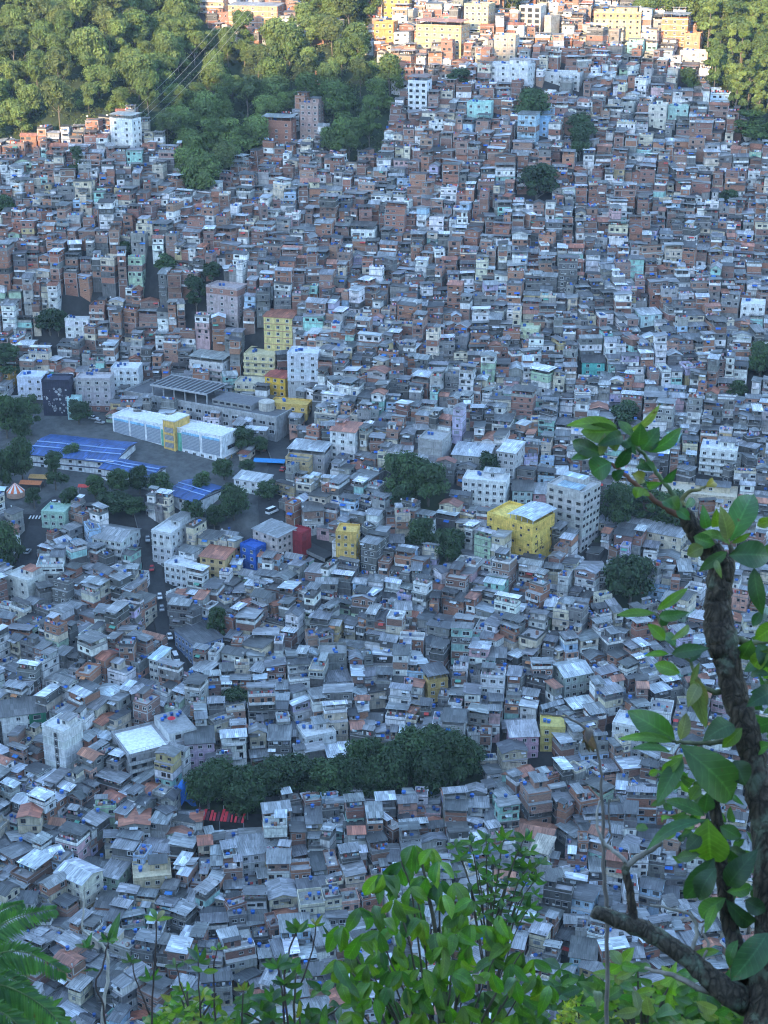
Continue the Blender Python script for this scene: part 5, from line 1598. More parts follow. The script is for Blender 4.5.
def right_tree():
    D = 3.0
    rng = random.Random(4)
    x, y, z = fg(770, 1060, D)
    root = empty('leaning_tree', (x, y, terrain(x, y)), 0, 'rough barked leaning tree with big green leaves close by at right', 'tree')
    def par(o):
        o.parent = root; o.matrix_parent_inverse.translation = (-x, -y, -terrain(x, y)); return o
    P, R = path([(697, 533, 8), (708, 549, 11), (720, 566, 12.5), (719, 590, 12.5), (718, 614, 14), (721, 637, 16.5), (728, 662, 13), (734, 690, 13), (744, 725, 13.5), (753, 758, 13.5), (762, 805, 14.5), (771, 860, 17), (777, 930, 22), (774, 1000, 27), (768, 1060, 30)], D)
    P, R = dense(P, R, 6, rng, .003); P = [tuple(p) for p in P]; P, R = add_root(P, R)
    b = MB(); tube(b, P, R, 'rough_bark', (.85, .82, .78), 18, .055, rng)
    # knots
    par(b.build('trunk', None, True))
    for nm, pts, mat, col in (
        ('branch', [(712, 556, 11), (700, 538, 10), (690, 523, 9), (684, 513, 7), (680, 508, 5)], 'rough_bark', (.62, .58, .54)),
        ('branch', [(684, 516, 4.5), (669, 510, 3), (655, 500, 2.6), (640, 488, 2.3), (624, 474, 2), (611, 463, 1.5)], 'twig', (.20, .09, .06)),
        ('branch', [(682, 510, 4), (676, 500, 3), (668, 488, 2.4), (657, 473, 2.2), (646, 457, 2), (636, 446, 1.6), (630, 434, 1.2)], 'twig', (.12, .16, .07)),
        ('branch', [(686, 512, 3), (682, 500, 2.4), (690, 492, 2), (700, 489, 1.6), (708, 486, 1)], 'twig', (.17, .15, .06)),
        ('branch', [(702, 545, 5), (699, 530, 4), (707, 520, 2.5), (716, 523, 1.6)], 'twig', (.10, .08, .06)),
        ('branch', [(722, 600, 6, .02), (731, 575, 4), (730, 545, 2.5)], 'twig', (.12, .10, .07)),
        ('branch', [(745, 725, 6, .05), (722, 741, 3), (700, 743, 2.4), (680, 742, 2), (670, 741, 1.6)], 'twig', (.14, .14, .08)),
        ('branch', [(728, 690, 4, .04), (712, 692, 2.6), (698, 680, 2), (690, 662, 1.7), (672, 645, 1.5), (662, 626, 1.3), (654, 612, 1)], 'twig', (.15, .16, .08)),
        ('branch', [(740, 640, 5, .02), (752, 643, 3), (775, 640, 2)], 'twig', (.15, .16, .08)),
        ('branch', [(752, 1004, 15, .1), (735, 996, 14), (712, 980, 11.5), (690, 960, 10), (662, 940, 9.5), (634, 926, 9), (608, 916, 7.5), (593, 911, 6.5)], 'rough_bark', (.95, .97, .93)),
        ('branch', [(634, 926, 5), (632, 908, 4.6), (630, 890, 4.2), (626, 872, 4), (627, 862, 3.6)], 'rough_bark', (.65, .6, .56)),
        ('branch', [(627, 866, 3.4), (640, 856, 3), (652, 850, 2.6), (662, 842, 2)], 'twig', (.20, .17, .14)),
        ('branch', [(628, 864, 2.6), (616, 853, 2), (604, 842, 1.8), (598, 830, 1.5), (597, 812, 1.2), (600, 800, .8)], 'twig', (.30, .27, .24)),
        ('branch', [(742, 985, 10, .1), (738, 962, 9.5), (731, 930, 8.5), (725, 895, 7.5), (721, 860, 7), (716, 815, 6), (710, 780, 4.5), (704, 750, 2.5)], 'rough_bark', (.6, .56, .52)),
        ('branch', [(690, 958, 2.5), (697, 930, 2), (690, 915, 1.6), (668, 908, 1.4), (650, 905, 1)], 'twig', (.28, .25, .21)),
        ('branch', [(700, 965, 2), (708, 945, 1.6), (702, 930, 1.2), (712, 915, .8)], 'twig', (.24, .2, .17)),
        ('branch', [(738, 1000, 6, .1), (705, 990, 3.4), (672, 975, 2.6), (645, 968, 1.6)], 'twig', (.26, .22, .18)),
    ):
        par(limb(None, nm, pts, D, mat, col, 12 if mat == 'rough_bark' else 7, seed=int(pts[0][0] + pts[-1][1])))
    tops = [(618, 427, 567, 424, 13, LIME, .5), (620, 431, 580, 432, 19, MIDG, 0), (629, 431, 661, 406, 9, PALE, .5), (633, 437, 618, 420, 9, MIDG, .2), (638, 446, 641, 424, 15, MIDG, 0), (642, 450, 659, 428, 17, BLUEG, 0),
            (649, 452, 683, 428, 13, MIDG, .3), (605, 455, 570, 441, 15, DARKG, 0), (600, 456, 605, 433, 9, PALE, .3), (611, 462, 590, 474, 23, BLUEG, 0), (595, 453, 571, 459, 9, MIDG, .3), (616, 468, 631, 447, 12, DARKG, .2),
            (620, 444, 607, 442, 15, LIME, 0), (632, 474, 645, 480, 12, OLIVE, 0), (640, 487, 636, 498, 11, LIME, 0), (647, 483, 660, 484, 8, MIDG, .4), (670, 497, 678, 510, 14, MIDG, 0), (654, 470, 645, 462, 9, BLUEG, .2),
            (664, 482, 676, 470, 8, DARKG, .3), (625, 470, 612, 480, 10, DARKG, .2), (640, 462, 650, 470, 10, DARKG, 0), (626, 440, 634, 452, 12, DARKG, 0), (622, 436, 600, 444, 13, DARKG, .1), (650, 496, 640, 490, 7, LIME, .2), (672, 508, 662, 500, 9, BLUEG, .2)]
    mids = [(730, 541, 754, 491, 25, MIDG, 0), (730, 544, 694, 534, 10, LIME, .4), (728, 540, 721, 507, 14, PALE, .2), (732, 543, 751, 533, 6, LIME, .5), (729, 555, 772, 556, 25, BLUEG, 0), (754, 568, 762, 615, 15, DARKG, .2), (727, 552, 699, 571, 11, MIDG, .2),
            (715, 544, 693, 537, 14, MIDG, 0), (703, 547, 687, 555, 14, OLIVE, 0), (707, 528, 703, 507, 10, MIDG, .1), (719, 527, 716, 511, 11, LIME, 0), (776, 520, 756, 525, 10, LIME, .1), (778, 622, 755, 640, 17, LIME, 0), (706, 487, 716, 481, 9, (.24, .18, .03), .1),
            (716, 560, 721, 577, 6, PALE, .3), (725, 556, 712, 548, 12, DARKG, 0), (752, 640, 740, 660, 16, MIDG, 0), (758, 644, 770, 668, 18, DARKG, 0), (770, 650, 752, 668, 15, LIME, .2), (775, 690, 748, 705, 18, DARKG, 0), (778, 720, 752, 728, 14, BLUEG, 0), (776, 655, 745, 650, 10, BLUEG, .3),
            (772, 745, 752, 752, 12, MIDG, .2), (690, 520, 676, 508, 10, BLUEG, .2), (686, 508, 694, 498, 8, MIDG, .2)]
    shoot = [(654, 613, 616, 615, 9, LIME, .3), (657, 610, 688, 588, 9, LIME, .2), (659, 616, 688, 613, 11, BLUEG, .1), (665, 640, 648, 624, 11, LIME, .1), (671, 640, 691, 624, 7, PALE, .4), (669, 654, 644, 655, 6, LIME, .4), (672, 654, 708, 648, 13, BLUEG, 0), (680, 673, 654, 664, 13, LIME, 0),
             (697, 678, 701, 716, 19, OLIVE, .1), (694, 680, 706, 728, 13, PALE, .3), (700, 662, 690, 690, 6, PALE, .4), (662, 626, 668, 612, 8, DARKG, .2), (690, 662, 700, 646, 9, BLUEG, .2), (676, 646, 664, 632, 10, MIDG, .1), (699, 684, 688, 706, 13, PALE, .2)]
    low = [(675, 739, 628, 711, 24, MIDG, 0), (672, 742, 619, 737, 9, LIME, .4), (670, 752, 632, 747, 9, MIDG, .4), (680, 740, 687, 713, 12, PALE, .1), (680, 745, 739, 804, 35, MIDG, 0), (683, 759, 657, 803, 17, BLUEG, .2), (682, 758, 661, 776, 11, LIME, 0), (705, 816, 666, 799, 13, MIDG, .2),
           (705, 820, 643, 848, 12, BLUEG, .3), (709, 820, 711, 864, 37, LIME, 0), (704, 812, 708, 792, 15, BLUEG, .1), (734, 725, 704, 739, 20, BLUEG, .2), (742, 728, 722, 748, 12, LIME, .1), (714, 858, 684, 901, 22, DARKG, 0), (716, 868, 697, 901, 20, BLUEG, .1), (726, 898, 698, 919, 17, MIDG, 0), (726, 900, 757, 927, 16, DARKG, .1),
           (727, 892, 753, 886, 12, MIDG, .1), (728, 886, 755, 852, 22, DARKG, 0), (768, 933, 732, 981, 27, BLUEG, 0), (720, 951, 693, 954, 8, LIME, .1), (745, 900, 766, 912, 16, DARKG, 0), (735, 760, 745, 785, 22, DARKG, .1), (696, 745, 690, 765, 13, DARKG, 0), (700, 836, 686, 850, 13, DARKG, .1), (720, 826, 740, 838, 14, BLUEG, .2), (690, 800, 700, 786, 12, LIME, 0),
           (690, 815, 676, 830, 12, MIDG, .1), (700, 855, 676, 858, 12, BLUEG, .2), (730, 850, 742, 872, 14, DARKG, .1), (738, 940, 728, 968, 10, MIDG, .3), (716, 905, 705, 932, 9, LIME, .3)]
    rr = random.Random(12)
    for _ in range(46):   # smaller leaves farther back inside the crown
        cx, cy = rr.gauss(692, 17), rr.gauss(800, 26)
        a = rr.uniform(0, 6.28); L = rr.uniform(9, 17)
        low.append((cx, cy, cx + L * cos(a), cy + L * sin(a) * .8 + 3, L * rr.uniform(.4, .6), rr.choice((LIME, MIDG, MIDG, DARKG)), rr.uniform(-.4, .4), .25))
    for _ in range(26):
        cx, cy = rr.gauss(745, 16), rr.gauss(870, 40)
        a = rr.uniform(0, 6.28); L = rr.uniform(12, 24)
        low.append((cx, cy, cx + L * cos(a), cy + L * sin(a), L * rr.uniform(.4, .6), rr.choice((BLUEG, MIDG, DARKG)), rr.uniform(-.4, .4), .3))
    for _ in range(40):
        cx, cy = rr.gauss(762, 10), rr.gauss(690, 50)
        a = rr.uniform(0, 6.28); L = rr.uniform(9, 20)
        mids.append((cx, cy, cx + L * cos(a), cy + L * sin(a), L * rr.uniform(.4, .65), rr.choice((BLUEG, MIDG, DARKG, LIME)), rr.uniform(-.4, .4), .25))
    for lst in (tops, mids, shoot, low):
        b = MB()
        for i, q in enumerate(lst):
            px_leaf(b, *q[:5], D + (q[7] if len(q) > 7 else -.02 - .012 * (i % 5)), q[5], rng, q[6] + rng.uniform(-.2, .2), None, None)
        par(b.build('foliage', None, True))

def plant(name, label, cat, px, dep, stems, leaves, root_py=1100, twigcol=(.07, .06, .04)):
    """small plant: stems = pixel paths from tip downwards, rooted on the slope; leaves = list of px_leaf tuples"""
    rng = random.Random(int(px * 7 + dep * 100))
    gx, gy, _ = fg(px, root_py, dep)
    gz = terrain(gx, gy)
    root = empty(name, (gx, gy, gz), 0, label, cat)
    def par(o):
        o.parent = root; o.matrix_parent_inverse.translation = (-gx, -gy, -gz); return o
    for st in stems:
        P, R = path(st, dep); P, R = dense(P, R, 4, rng, .002); P = [tuple(p) for p in P]
        if st[-1][1] > 1023:
            P.append((gx, gy, gz - .15)); R.append(R[-1] * 1.4)
        b = MB(); tube(b, P, R, 'twig', twigcol, 6, .05, rng); par(b.build('stem', None, True))
    if leaves:
        b = MB()
        for q in leaves: px_leaf(b, *q[:5], dep + q[6], q[5], rng, q[7] if len(q) > 7 else None)
        par(b.build('foliage', None, True))
    return root

def whorl(rng, x, y, n, L, cols, up=True, spread=1.0, w=.36, k_=1.0):
    out = []
    for k in range(n):
        a = (-pi / 2 if up else pi / 2) + (k - (n - 1) / 2) * spread * 2.3 / max(1, n - 1) + rng.uniform(-.25, .25)
        l = L * k_ * rng.uniform(.7, 1.15)
        out.append((x, y, x + l * cos(a), y + l * sin(a) * .9, l * w * rng.uniform(.8, 1.2), rng.choice(cols), rng.uniform(-.08, .08), rng.uniform(-.6, .6)))
    return out

def near_plants():
    make_leaf_materials()
    right_tree()
    rng = random.Random(77)
    # ---- drooping bush in the bottom middle
    outline = [(332, 1045), (336, 985), (338, 935), (352, 912), (372, 888), (392, 862), (412, 846), (436, 848), (452, 872), (476, 892), (505, 922), (528, 950), (548, 985), (560, 1045)]
    lv = []; stems = []
    nodes = []
    for _ in range(900):
        x, y = rng.uniform(335, 558), rng.uniform(850, 1040)
        if not inside(outline, x, y): continue
        if any(hypot(x - a, y - b) < 14 for a, b in nodes): continue
        nodes.append((x, y))
    for (x, y) in nodes:
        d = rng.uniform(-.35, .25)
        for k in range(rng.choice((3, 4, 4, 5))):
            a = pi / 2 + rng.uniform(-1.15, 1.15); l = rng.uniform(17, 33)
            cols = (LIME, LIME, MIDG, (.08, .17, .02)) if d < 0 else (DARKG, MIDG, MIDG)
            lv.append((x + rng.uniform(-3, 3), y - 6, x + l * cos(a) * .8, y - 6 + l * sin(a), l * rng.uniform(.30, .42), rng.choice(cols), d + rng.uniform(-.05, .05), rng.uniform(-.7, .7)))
    for (x, y) in nodes[::3]:
        stems.append([(x, y - 6, .7), ((x * 2 + 440) / 3, y + 40, 1.0), ((x + 880) / 3, max(y + 90, 1030), 1.3)])
    stems.append([(420, 852, 1.2), (430, 900, 2), (438, 960, 3), (442, 1040, 4)])
    plant('drooping_bush', 'leafy bush with hanging oval leaves at the bottom middle of the picture', 'bush', 442, 4.2, stems, lv)
    # ---- thin dark tree behind it
    lv = []; stems = []
    tips = [(470, 842), (486, 838), (505, 836), (520, 850), (528, 866), (535, 880), (522, 896), (508, 884), (494, 862), (478, 868), (460, 858), (500, 908), (515, 920), (486, 900), (470, 890), (530, 905), (455, 845), (512, 866), (488, 880), (540, 862), (525, 838)]
    for (x, y) in tips:
        stems.append([(x, y, .5), ((x * 2 + 488) / 3, y + 26, .7), (489 + (x - 489) * .2, min(985, y + 80 + (x % 7) * 6), .9)])
        lv += whorl(rng, x, y + 2, 5, 13, (DARKG, MIDG, MIDG, BLUEG), True, 1.5, .36)
        lv += whorl(rng, x + rng.uniform(-9, 9), y + 14, 4, 11, (MIDG, MIDG), rng.random() < .5, 1.6, .36)
    stems.append([(492, 880, 1.0), (489, 980, 2.0), (486, 1040, 2.6)])
    plant('slender_tree', 'slender dark leaved sapling tree rising behind the drooping bush', 'tree', 486, 5.4, stems, lv)
    # ---- low shrubs along the bottom edge
    def shrub(name, label, xs, top, n, L, cols, dep, w=.42, seed=1, up=.6):
        r = random.Random(seed); lv = []; stems = []
        mid = sum(xs) / 2
        for _ in range(n):
            x = r.uniform(*xs); u = abs(x - mid) / ((xs[1] - xs[0]) / 2)
            y = r.uniform(top + 45 * u * u, 1035)
            lv += [q[:6] + (q[6] + r.uniform(-.3, .3),) + q[7:] for q in whorl(r, x, y, r.choice((3, 4, 5)), L, cols, r.random() < up, 1.7, w)]
            if r.random() < .4: stems.append([(x, y, .9), ((x + mid) / 2, (y + 1040) / 2, 1.3), (mid + (x - mid) * .3, 1040, 1.9)])
        plant(name, label, 'shrub', mid, dep, stems, lv)
    shrub('low_shrub', 'dark small leaved shrub just left of the drooping bush', (240, 345), 966, 22, 16, (DARKG, BLUEG, MIDG), 4.9, .45, 5)
    shrub('low_shrub', 'pale leaved shrub under the broken grey branch at bottom right', (588, 700), 955, 42, 22, (LIME, MIDG, MIDG, PALE), 3.7, .46, 6, .35)
    shrub('low_shrub', 'dark leafed undergrowth at the foot of the leaning tree', (655, 775), 985, 46, 22, (DARKG, MIDG, LIME), 3.9, .45, 7, .5)
    shrub('low_shrub', 'dark leaved shrub between the drooping bush and the yellow shrub', (530, 600), 965, 22, 19, (DARKG, BLUEG, MIDG), 5.0, .42, 8)
    shrub('flowering_shrub', 'fine yellow green flowering shrub at the bottom edge', (548, 640), 990, 190, 6.5, ((.34, .34, .05), (.26, .30, .05), (.18, .24, .05)), 4.4, .5, 9, .8)
    shrub('low_shrub', 'small bright shrub at the bottom edge left of centre', (148, 232), 985, 50, 11, (LIME, MIDG, (.2, .24, .06)), 4.6, .45, 10)
    shrub('low_shrub', 'dark shrub in the bottom left corner beneath the fern fronds', (-30, 78), 995, 26, 17, (DARKG, MIDG), 4.4, .45, 11)
    # ---- thin saplings at the lower left
    bare = (.06, .04, .035)
    def sapling(label, px, dep, stem, heads, col=bare):
        lv = []; r = random.Random(int(px) + 5)
        for (x, y, n, L, cols, up) in heads: lv += whorl(r, x, y, n, L, cols, up, 1.15, .32, .8)
        plant('sapling', label, 'sapling', px, dep, stem, lv, 1120, col)
    G = (MIDG, DARKG, BLUEG); Yg = (OLIVE, MIDG, LIME)
    sapling('pale bare stick sapling with two kinks at lower left', 102, 4.2, [[(84, 886, .7), (84, 908, .9), (82, 928, 1.1), (93, 938, 1.4), (107, 952, 1.6), (108, 975, 1.9), (104, 1004, 2.1), (101, 1040, 2.4)]], [], (.40, .36, .31))
    sapling('thin sapling with one long leaf pointing right near the pale stick', 112, 4.1, [[(108, 940, .8), (104, 962, 1), (96, 985, 1), (103, 1006, 1.1), (108, 1040, 1.4)]], [(108, 942, 5, 15, G, True), (112, 944, 1, 42, (MIDG,), True), (86, 948, 4, 18, G, True), (92, 968, 2, 12, G, False)])
    sapling('thin dark sapling with upright stems left of the small bright shrub', 150, 4.3, [[(157, 918, .7), (155, 950, .9), (153, 985, 1), (152, 1040, 1.3)], [(138, 955, .6), (133, 970, .7), (140, 990, .8), (150, 1015, 1)]], [(157, 920, 4, 18, Yg, True), (130, 962, 4, 16, G, True), (152, 980, 4, 17, G, True)])
    sapling('thin sapling with drooping paired leaves over the lower left roofs', 200, 4.4, [[(198, 958, .7), (199, 985, .8), (202, 1040, 1.2)], [(176, 965, .6), (182, 990, .7), (196, 1025, .9)]], [(176, 968, 4, 15, G, True), (198, 962, 5, 22, G, True), (203, 972, 2, 18, Yg, True)])
    sapling('thin reddish sapling with a few small leaves over white roofs', 225, 4.5, [[(218, 948, .6), (214, 972, .8), (216, 1040, 1.2)], [(243, 988, .7), (242, 1040, 1)]], [(218, 950, 3, 13, Yg, True), (243, 990, 5, 13, Yg, True)])
    sapling('sapling with a star of long upright leaves right of the reddish one', 280, 4.3, [[(278, 966, 1), (282, 990, 1.2), (286, 1040, 1.5)]], [(278, 968, 7, 24, G, True), (284, 985, 4, 22, G, True), (272, 1002, 4, 26, G, True)])
    sapling('taller sapling topped by a star of leaves above the dark small shrub', 302, 4.6, [[(298, 928, .9), (290, 948, 1), (284, 985, 1.2), (290, 1040, 1.4)], [(316, 922, .7), (312, 950, .8), (300, 985, 1)]], [(298, 932, 7, 20, G, True), (316, 926, 4, 15, Yg, True), (330, 935, 4, 14, G, True)])
    sapling('single upright yellow green leaf pair at the bottom left of the bush', 306, 3.9, [[(300, 1016, .9), (302, 1045, 1.2)]], [(297, 1018, 1, 30, (OLIVE,), True), (310, 1020, 1, 32, (DARKG,), True)])
    # dry stick with a withered leaf bunch
    rng2 = random.Random(9)
    lv = [(589, 728, 589 + rng2.uniform(-7, 6), 728 + rng2.uniform(12, 26), rng2.uniform(6, 10), rng2.choice(((.10, .06, .05), (.14, .09, .07), (.07, .045, .04))), 0, rng2.uniform(-.8, .8)) for _ in range(9)]
    plant('dry_stick', 'bare grey stick with a withered brown leaf bunch left of the leaning tree', 'dead stem', 606, 3.3,
          [[(588, 730, .9), (594, 740, 1.1), (600, 762, 1.4), (602, 795, 1.6), (603, 854, 1.9), (606, 900, 2.2), (607, 960, 2.2), (607, 1050, 2.4)],
           [(540, 714, .9), (556, 716, 1.1), (572, 719, 1.3), (588, 731, 1.6)], [(610, 800, .8), (609, 822, 1), (611, 836, 1.1), (604, 850, 1.2)]], lv, 1120, (.15, .125, .11))
    # ---- feathery fronds at the left edge
    gx, gy, _ = fg(-10, 1100, 3.2); gz = terrain(gx, gy)
    root = empty('feathery_tree', (gx, gy, gz), 0, 'feathery leaved young tree with fern like fronds at the left bottom edge', 'tree')
    def par(o):
        o.parent = root; o.matrix_parent_inverse.translation = (-gx, -gy, -gz); return o
    P = [fg(-34, 985, 3.25), fg(-28, 1040, 3.25), (gx, gy, gz - .15)]
    b = MB(); tube(b, P, [.012, .016, .03], 'twig', (.1, .1, .06), 7); par(b.build('stem', None, True))
    r = random.Random(21)
    for i, (pts, L, dep) in enumerate((([(-34, 985), (-14, 940), (14, 918), (54, 909)], 21, 3.1), ([(-34, 985), (-4, 955), (28, 953), (65, 972)], 23, 3.05), ([(-34, 985), (2, 985), (40, 1004), (72, 1034)], 22, 3.0), ([(-34, 985), (-14, 975), (14, 980), (40, 1000)], 20, 3.2),
                                     ([(-30, 1010), (-8, 1008), (20, 1026), (50, 1060)], 22, 2.95), ([(-34, 985), (-22, 935), (-2, 912), (22, 903)], 15, 3.3), ([(-34, 985), (-20, 960), (0, 955), (34, 968)], 18, 3.3))):
        Pp, Rr = path([(x, y, 1.1) for x, y in pts], dep); Pp, Rr = dense(Pp, Rr, 14)
        b = MB(); tube(b, Pp, [q * (1 - .6 * k / len(Rr)) for k, q in enumerate(Rr)], 'twig', (.12, .17, .06), 5)
        for k in range(6, len(Pp)):
            t = k / len(Pp); l = .8 * L * dep / F * (1.1 - .75 * max(0, t - .55) / .45) * r.uniform(.9, 1.1)
            d = Pp[min(k + 1, len(Pp) - 1)] - Pp[k - 1]; d /= np.linalg.norm(d)
            upv = np.array((0, SP, CP)); side = np.cross(d, (0, -CP, SP)); side /= np.linalg.norm(side)
            for s in (-1, 1):
                down = -.35 * upv
                tip = Pp[k] + (side * s * .85 + d * .55 + down + np.array((0, r.uniform(-.15, .15), 0))) * l
                g = r.choice(((.05, .13, .04), (.04, .105, .038), (.07, .16, .045)))
                leaf(b, Pp[k], tip, 3.4 * dep / F, g, r, r.uniform(-.5, .5), .05, .1, .4, 3, 0)
        par(b.build('frond', None, True))
# ------------------------------------------------------------------ vehicles, awnings, cables and other small things in the valley
CARCOL = {'white': (.75, .75, .75), 'silver grey': (.38, .39, .40), 'black': (.02, .02, .022), 'red': (.40, .03, .03), 'dark blue': (.03, .06, .2), 'yellow': (.7, .5, .05)}
def car_mb(col, van=False):
    L, W, H = (4.2, 1.75, 1.45) if not van else (5.4, 2.0, 2.4)
    b = MB(); x0, x1 = -L / 2, L / 2
    sec = [(x0, .35, .75), (x0 + .1, .3, .92), (x1 - .95, .3, .92), (x1 - .05, .32, .78), (x1, .4, .6)] if not van else [(x0, .35, 1.2), (x0 + .05, .3, 1.25), (x1 - .9, .3, 1.25), (x1 - .1, .32, 1.1), (x1, .4, .9)]
    for (xa, za, zb), (xc, zc, zd) in zip(sec[:-1], sec[1:]):
        for s in (-1, 1):
            p = [(xa, s * W / 2, za), (xc, s * W / 2, zc), (xc, s * W / 2, zd), (xa, s * W / 2, zb)]
            b.face(p if s < 0 else p[::-1], 'metal', col)
        b.face([(xa, -W / 2, zb), (xc, -W / 2, zd), (xc, W / 2, zd), (xa, W / 2, zb)], 'metal', col)
    for (x, za, zb) in (sec[0], sec[-1]):
        b.face([(x, -W / 2, za), (x, W / 2, za), (x, W / 2, zb), (x, -W / 2, zb)], 'metal', col)
    c = MB(); z0 = .92 if not van else 1.25
    lo = (x0 + .25, x1 - 1.15) if not van else (x0 + .02, x1 - .85); hi = (x0 + .75, x1 - 1.9) if not van else (x0 + .1, x1 - 1.4)
    w0, w1 = W / 2 - .03, W / 2 - .22
    q = [(lo[0], -w0, z0), (lo[1], -w0, z0), (lo[1], w0, z0), (lo[0], w0, z0)]; t = [(hi[0], -w1, H), (hi[1], -w1, H), (hi[1], w1, H), (hi[0], w1, H)]
    for i in range(4):
        j = (i + 1) % 4
        c.face([q[i], q[j], t[j], t[i]], 'glass', BLACK)
    r = MB(); r.box(hi[0] - .03, hi[1] + .03, -w1 - .03, w1 + .03, H, H + .05, 'metal', col, bottom=True)
    wh = []
    for x in (x0 + .75, x1 - .8):
        for s in (-1, 1):
            k = MB(); n = 12
            a = [2 * pi * i / n for i in range(n)]; y0, y1 = s * (W / 2 - .2), s * (W / 2 + .02)
            for i in range(n):
                j = (i + 1) % n
                k.face([(x + .33 * cos(a[i]), y0, .33 + .33 * sin(a[i])), (x + .33 * cos(a[j]), y0, .33 + .33 * sin(a[j])), (x + .33 * cos(a[j]), y1, .33 + .33 * sin(a[j])), (x + .33 * cos(a[i]), y1, .33 + .33 * sin(a[i]))], 'plastic', (.015, .015, .015))
            k.face([(x + .33 * cos(v), y1, .33 + .33 * sin(v)) for v in a], 'plastic', (.015, .015, .015))
            k.face([(x + .18 * cos(v), y1 + s * .01, .33 + .18 * sin(v)) for v in a], 'metal', (.4, .4, .4))
            wh.append(k)
    return b, c, r, wh

CARS = [(272, 516, 50, 'white', 1, 'white van beside the blue roofed wing plaza'), (278, 528, 20, 'silver grey', 0, 'silver car at the plaza crossing behind the beige block'),
        (268, 536, 10, 'black', 0, 'black car on the plaza nearest the strong blue house'), (285, 490, 70, 'white', 0, 'white car on the road beside the gatehouse'), (283, 472, 75, 'red', 0, 'red car higher up on the curving road'),
        (28, 556, 80, 'silver grey', 0, 'silver car on the left road beside the big dark tree'), (56, 506, 10, 'white', 0, 'white car near the striped tent'), 
        (94, 420, -20, 'white', 0, 'white car in the grey yard left of the annexe, nearest it'), (100, 424, -20, 'silver grey', 0, 'silver car in the grey yard left of the annexe'), (90, 416, -20, 'black', 0, 'black car deepest in the grey yard'),
        (160, 600, -80, 'white', 0, 'white car in the dark street beside pale blocks'), (162, 612, -80, 'silver grey', 0, 'silver car following the white one in the dark street'), (170, 640, -75, 'white', 0, 'white car beside the long blue walled building'), (152, 572, -85, 'red', 0, 'red car in the dark street below the long white block'),
        (176, 662, -72, 'white', 1, 'white van at the lower end of the dark street'), (148, 545, -80, 'silver grey', 0, 'silver car highest in the dark street'), (192, 704, -70, 'yellow', 0, 'yellow taxi at the bottom of the dark street')]

def vehicles():
    done = {}
    for px, py, a, cn, van, lab in CARS:
        x, y, z = at(px, py)
        d = min(ROADS, key=lambda r: seg_dist(r[1], x, y) - r[2])
        on = seg_dist(d[1], x, y) < d[2]
        zz = max(base_terrain(x + i, y + j) for i in (-2, 0, 2) for j in (-2, 0, 2)) + (.27 if on else .05)
        root = empty('van' if van else 'car', (x, y, zz), radians(a), lab, 'van' if van else 'car', 'vehicles on the streets of the valley')
        if (cn, van) not in done:
            b, c, r, wh = car_mb(CARCOL[cn], van)
            done[(cn, van)] = [('body', b.mesh('body')), ('window', c.mesh('window')), ('roof', r.mesh('roof'))] + [('wheel', k.mesh('wheel')) for k in wh]
        for nm, me in done[(cn, van)]:
            o = bpy.data.objects.new(nm, me); COL.objects.link(o); o.parent = root

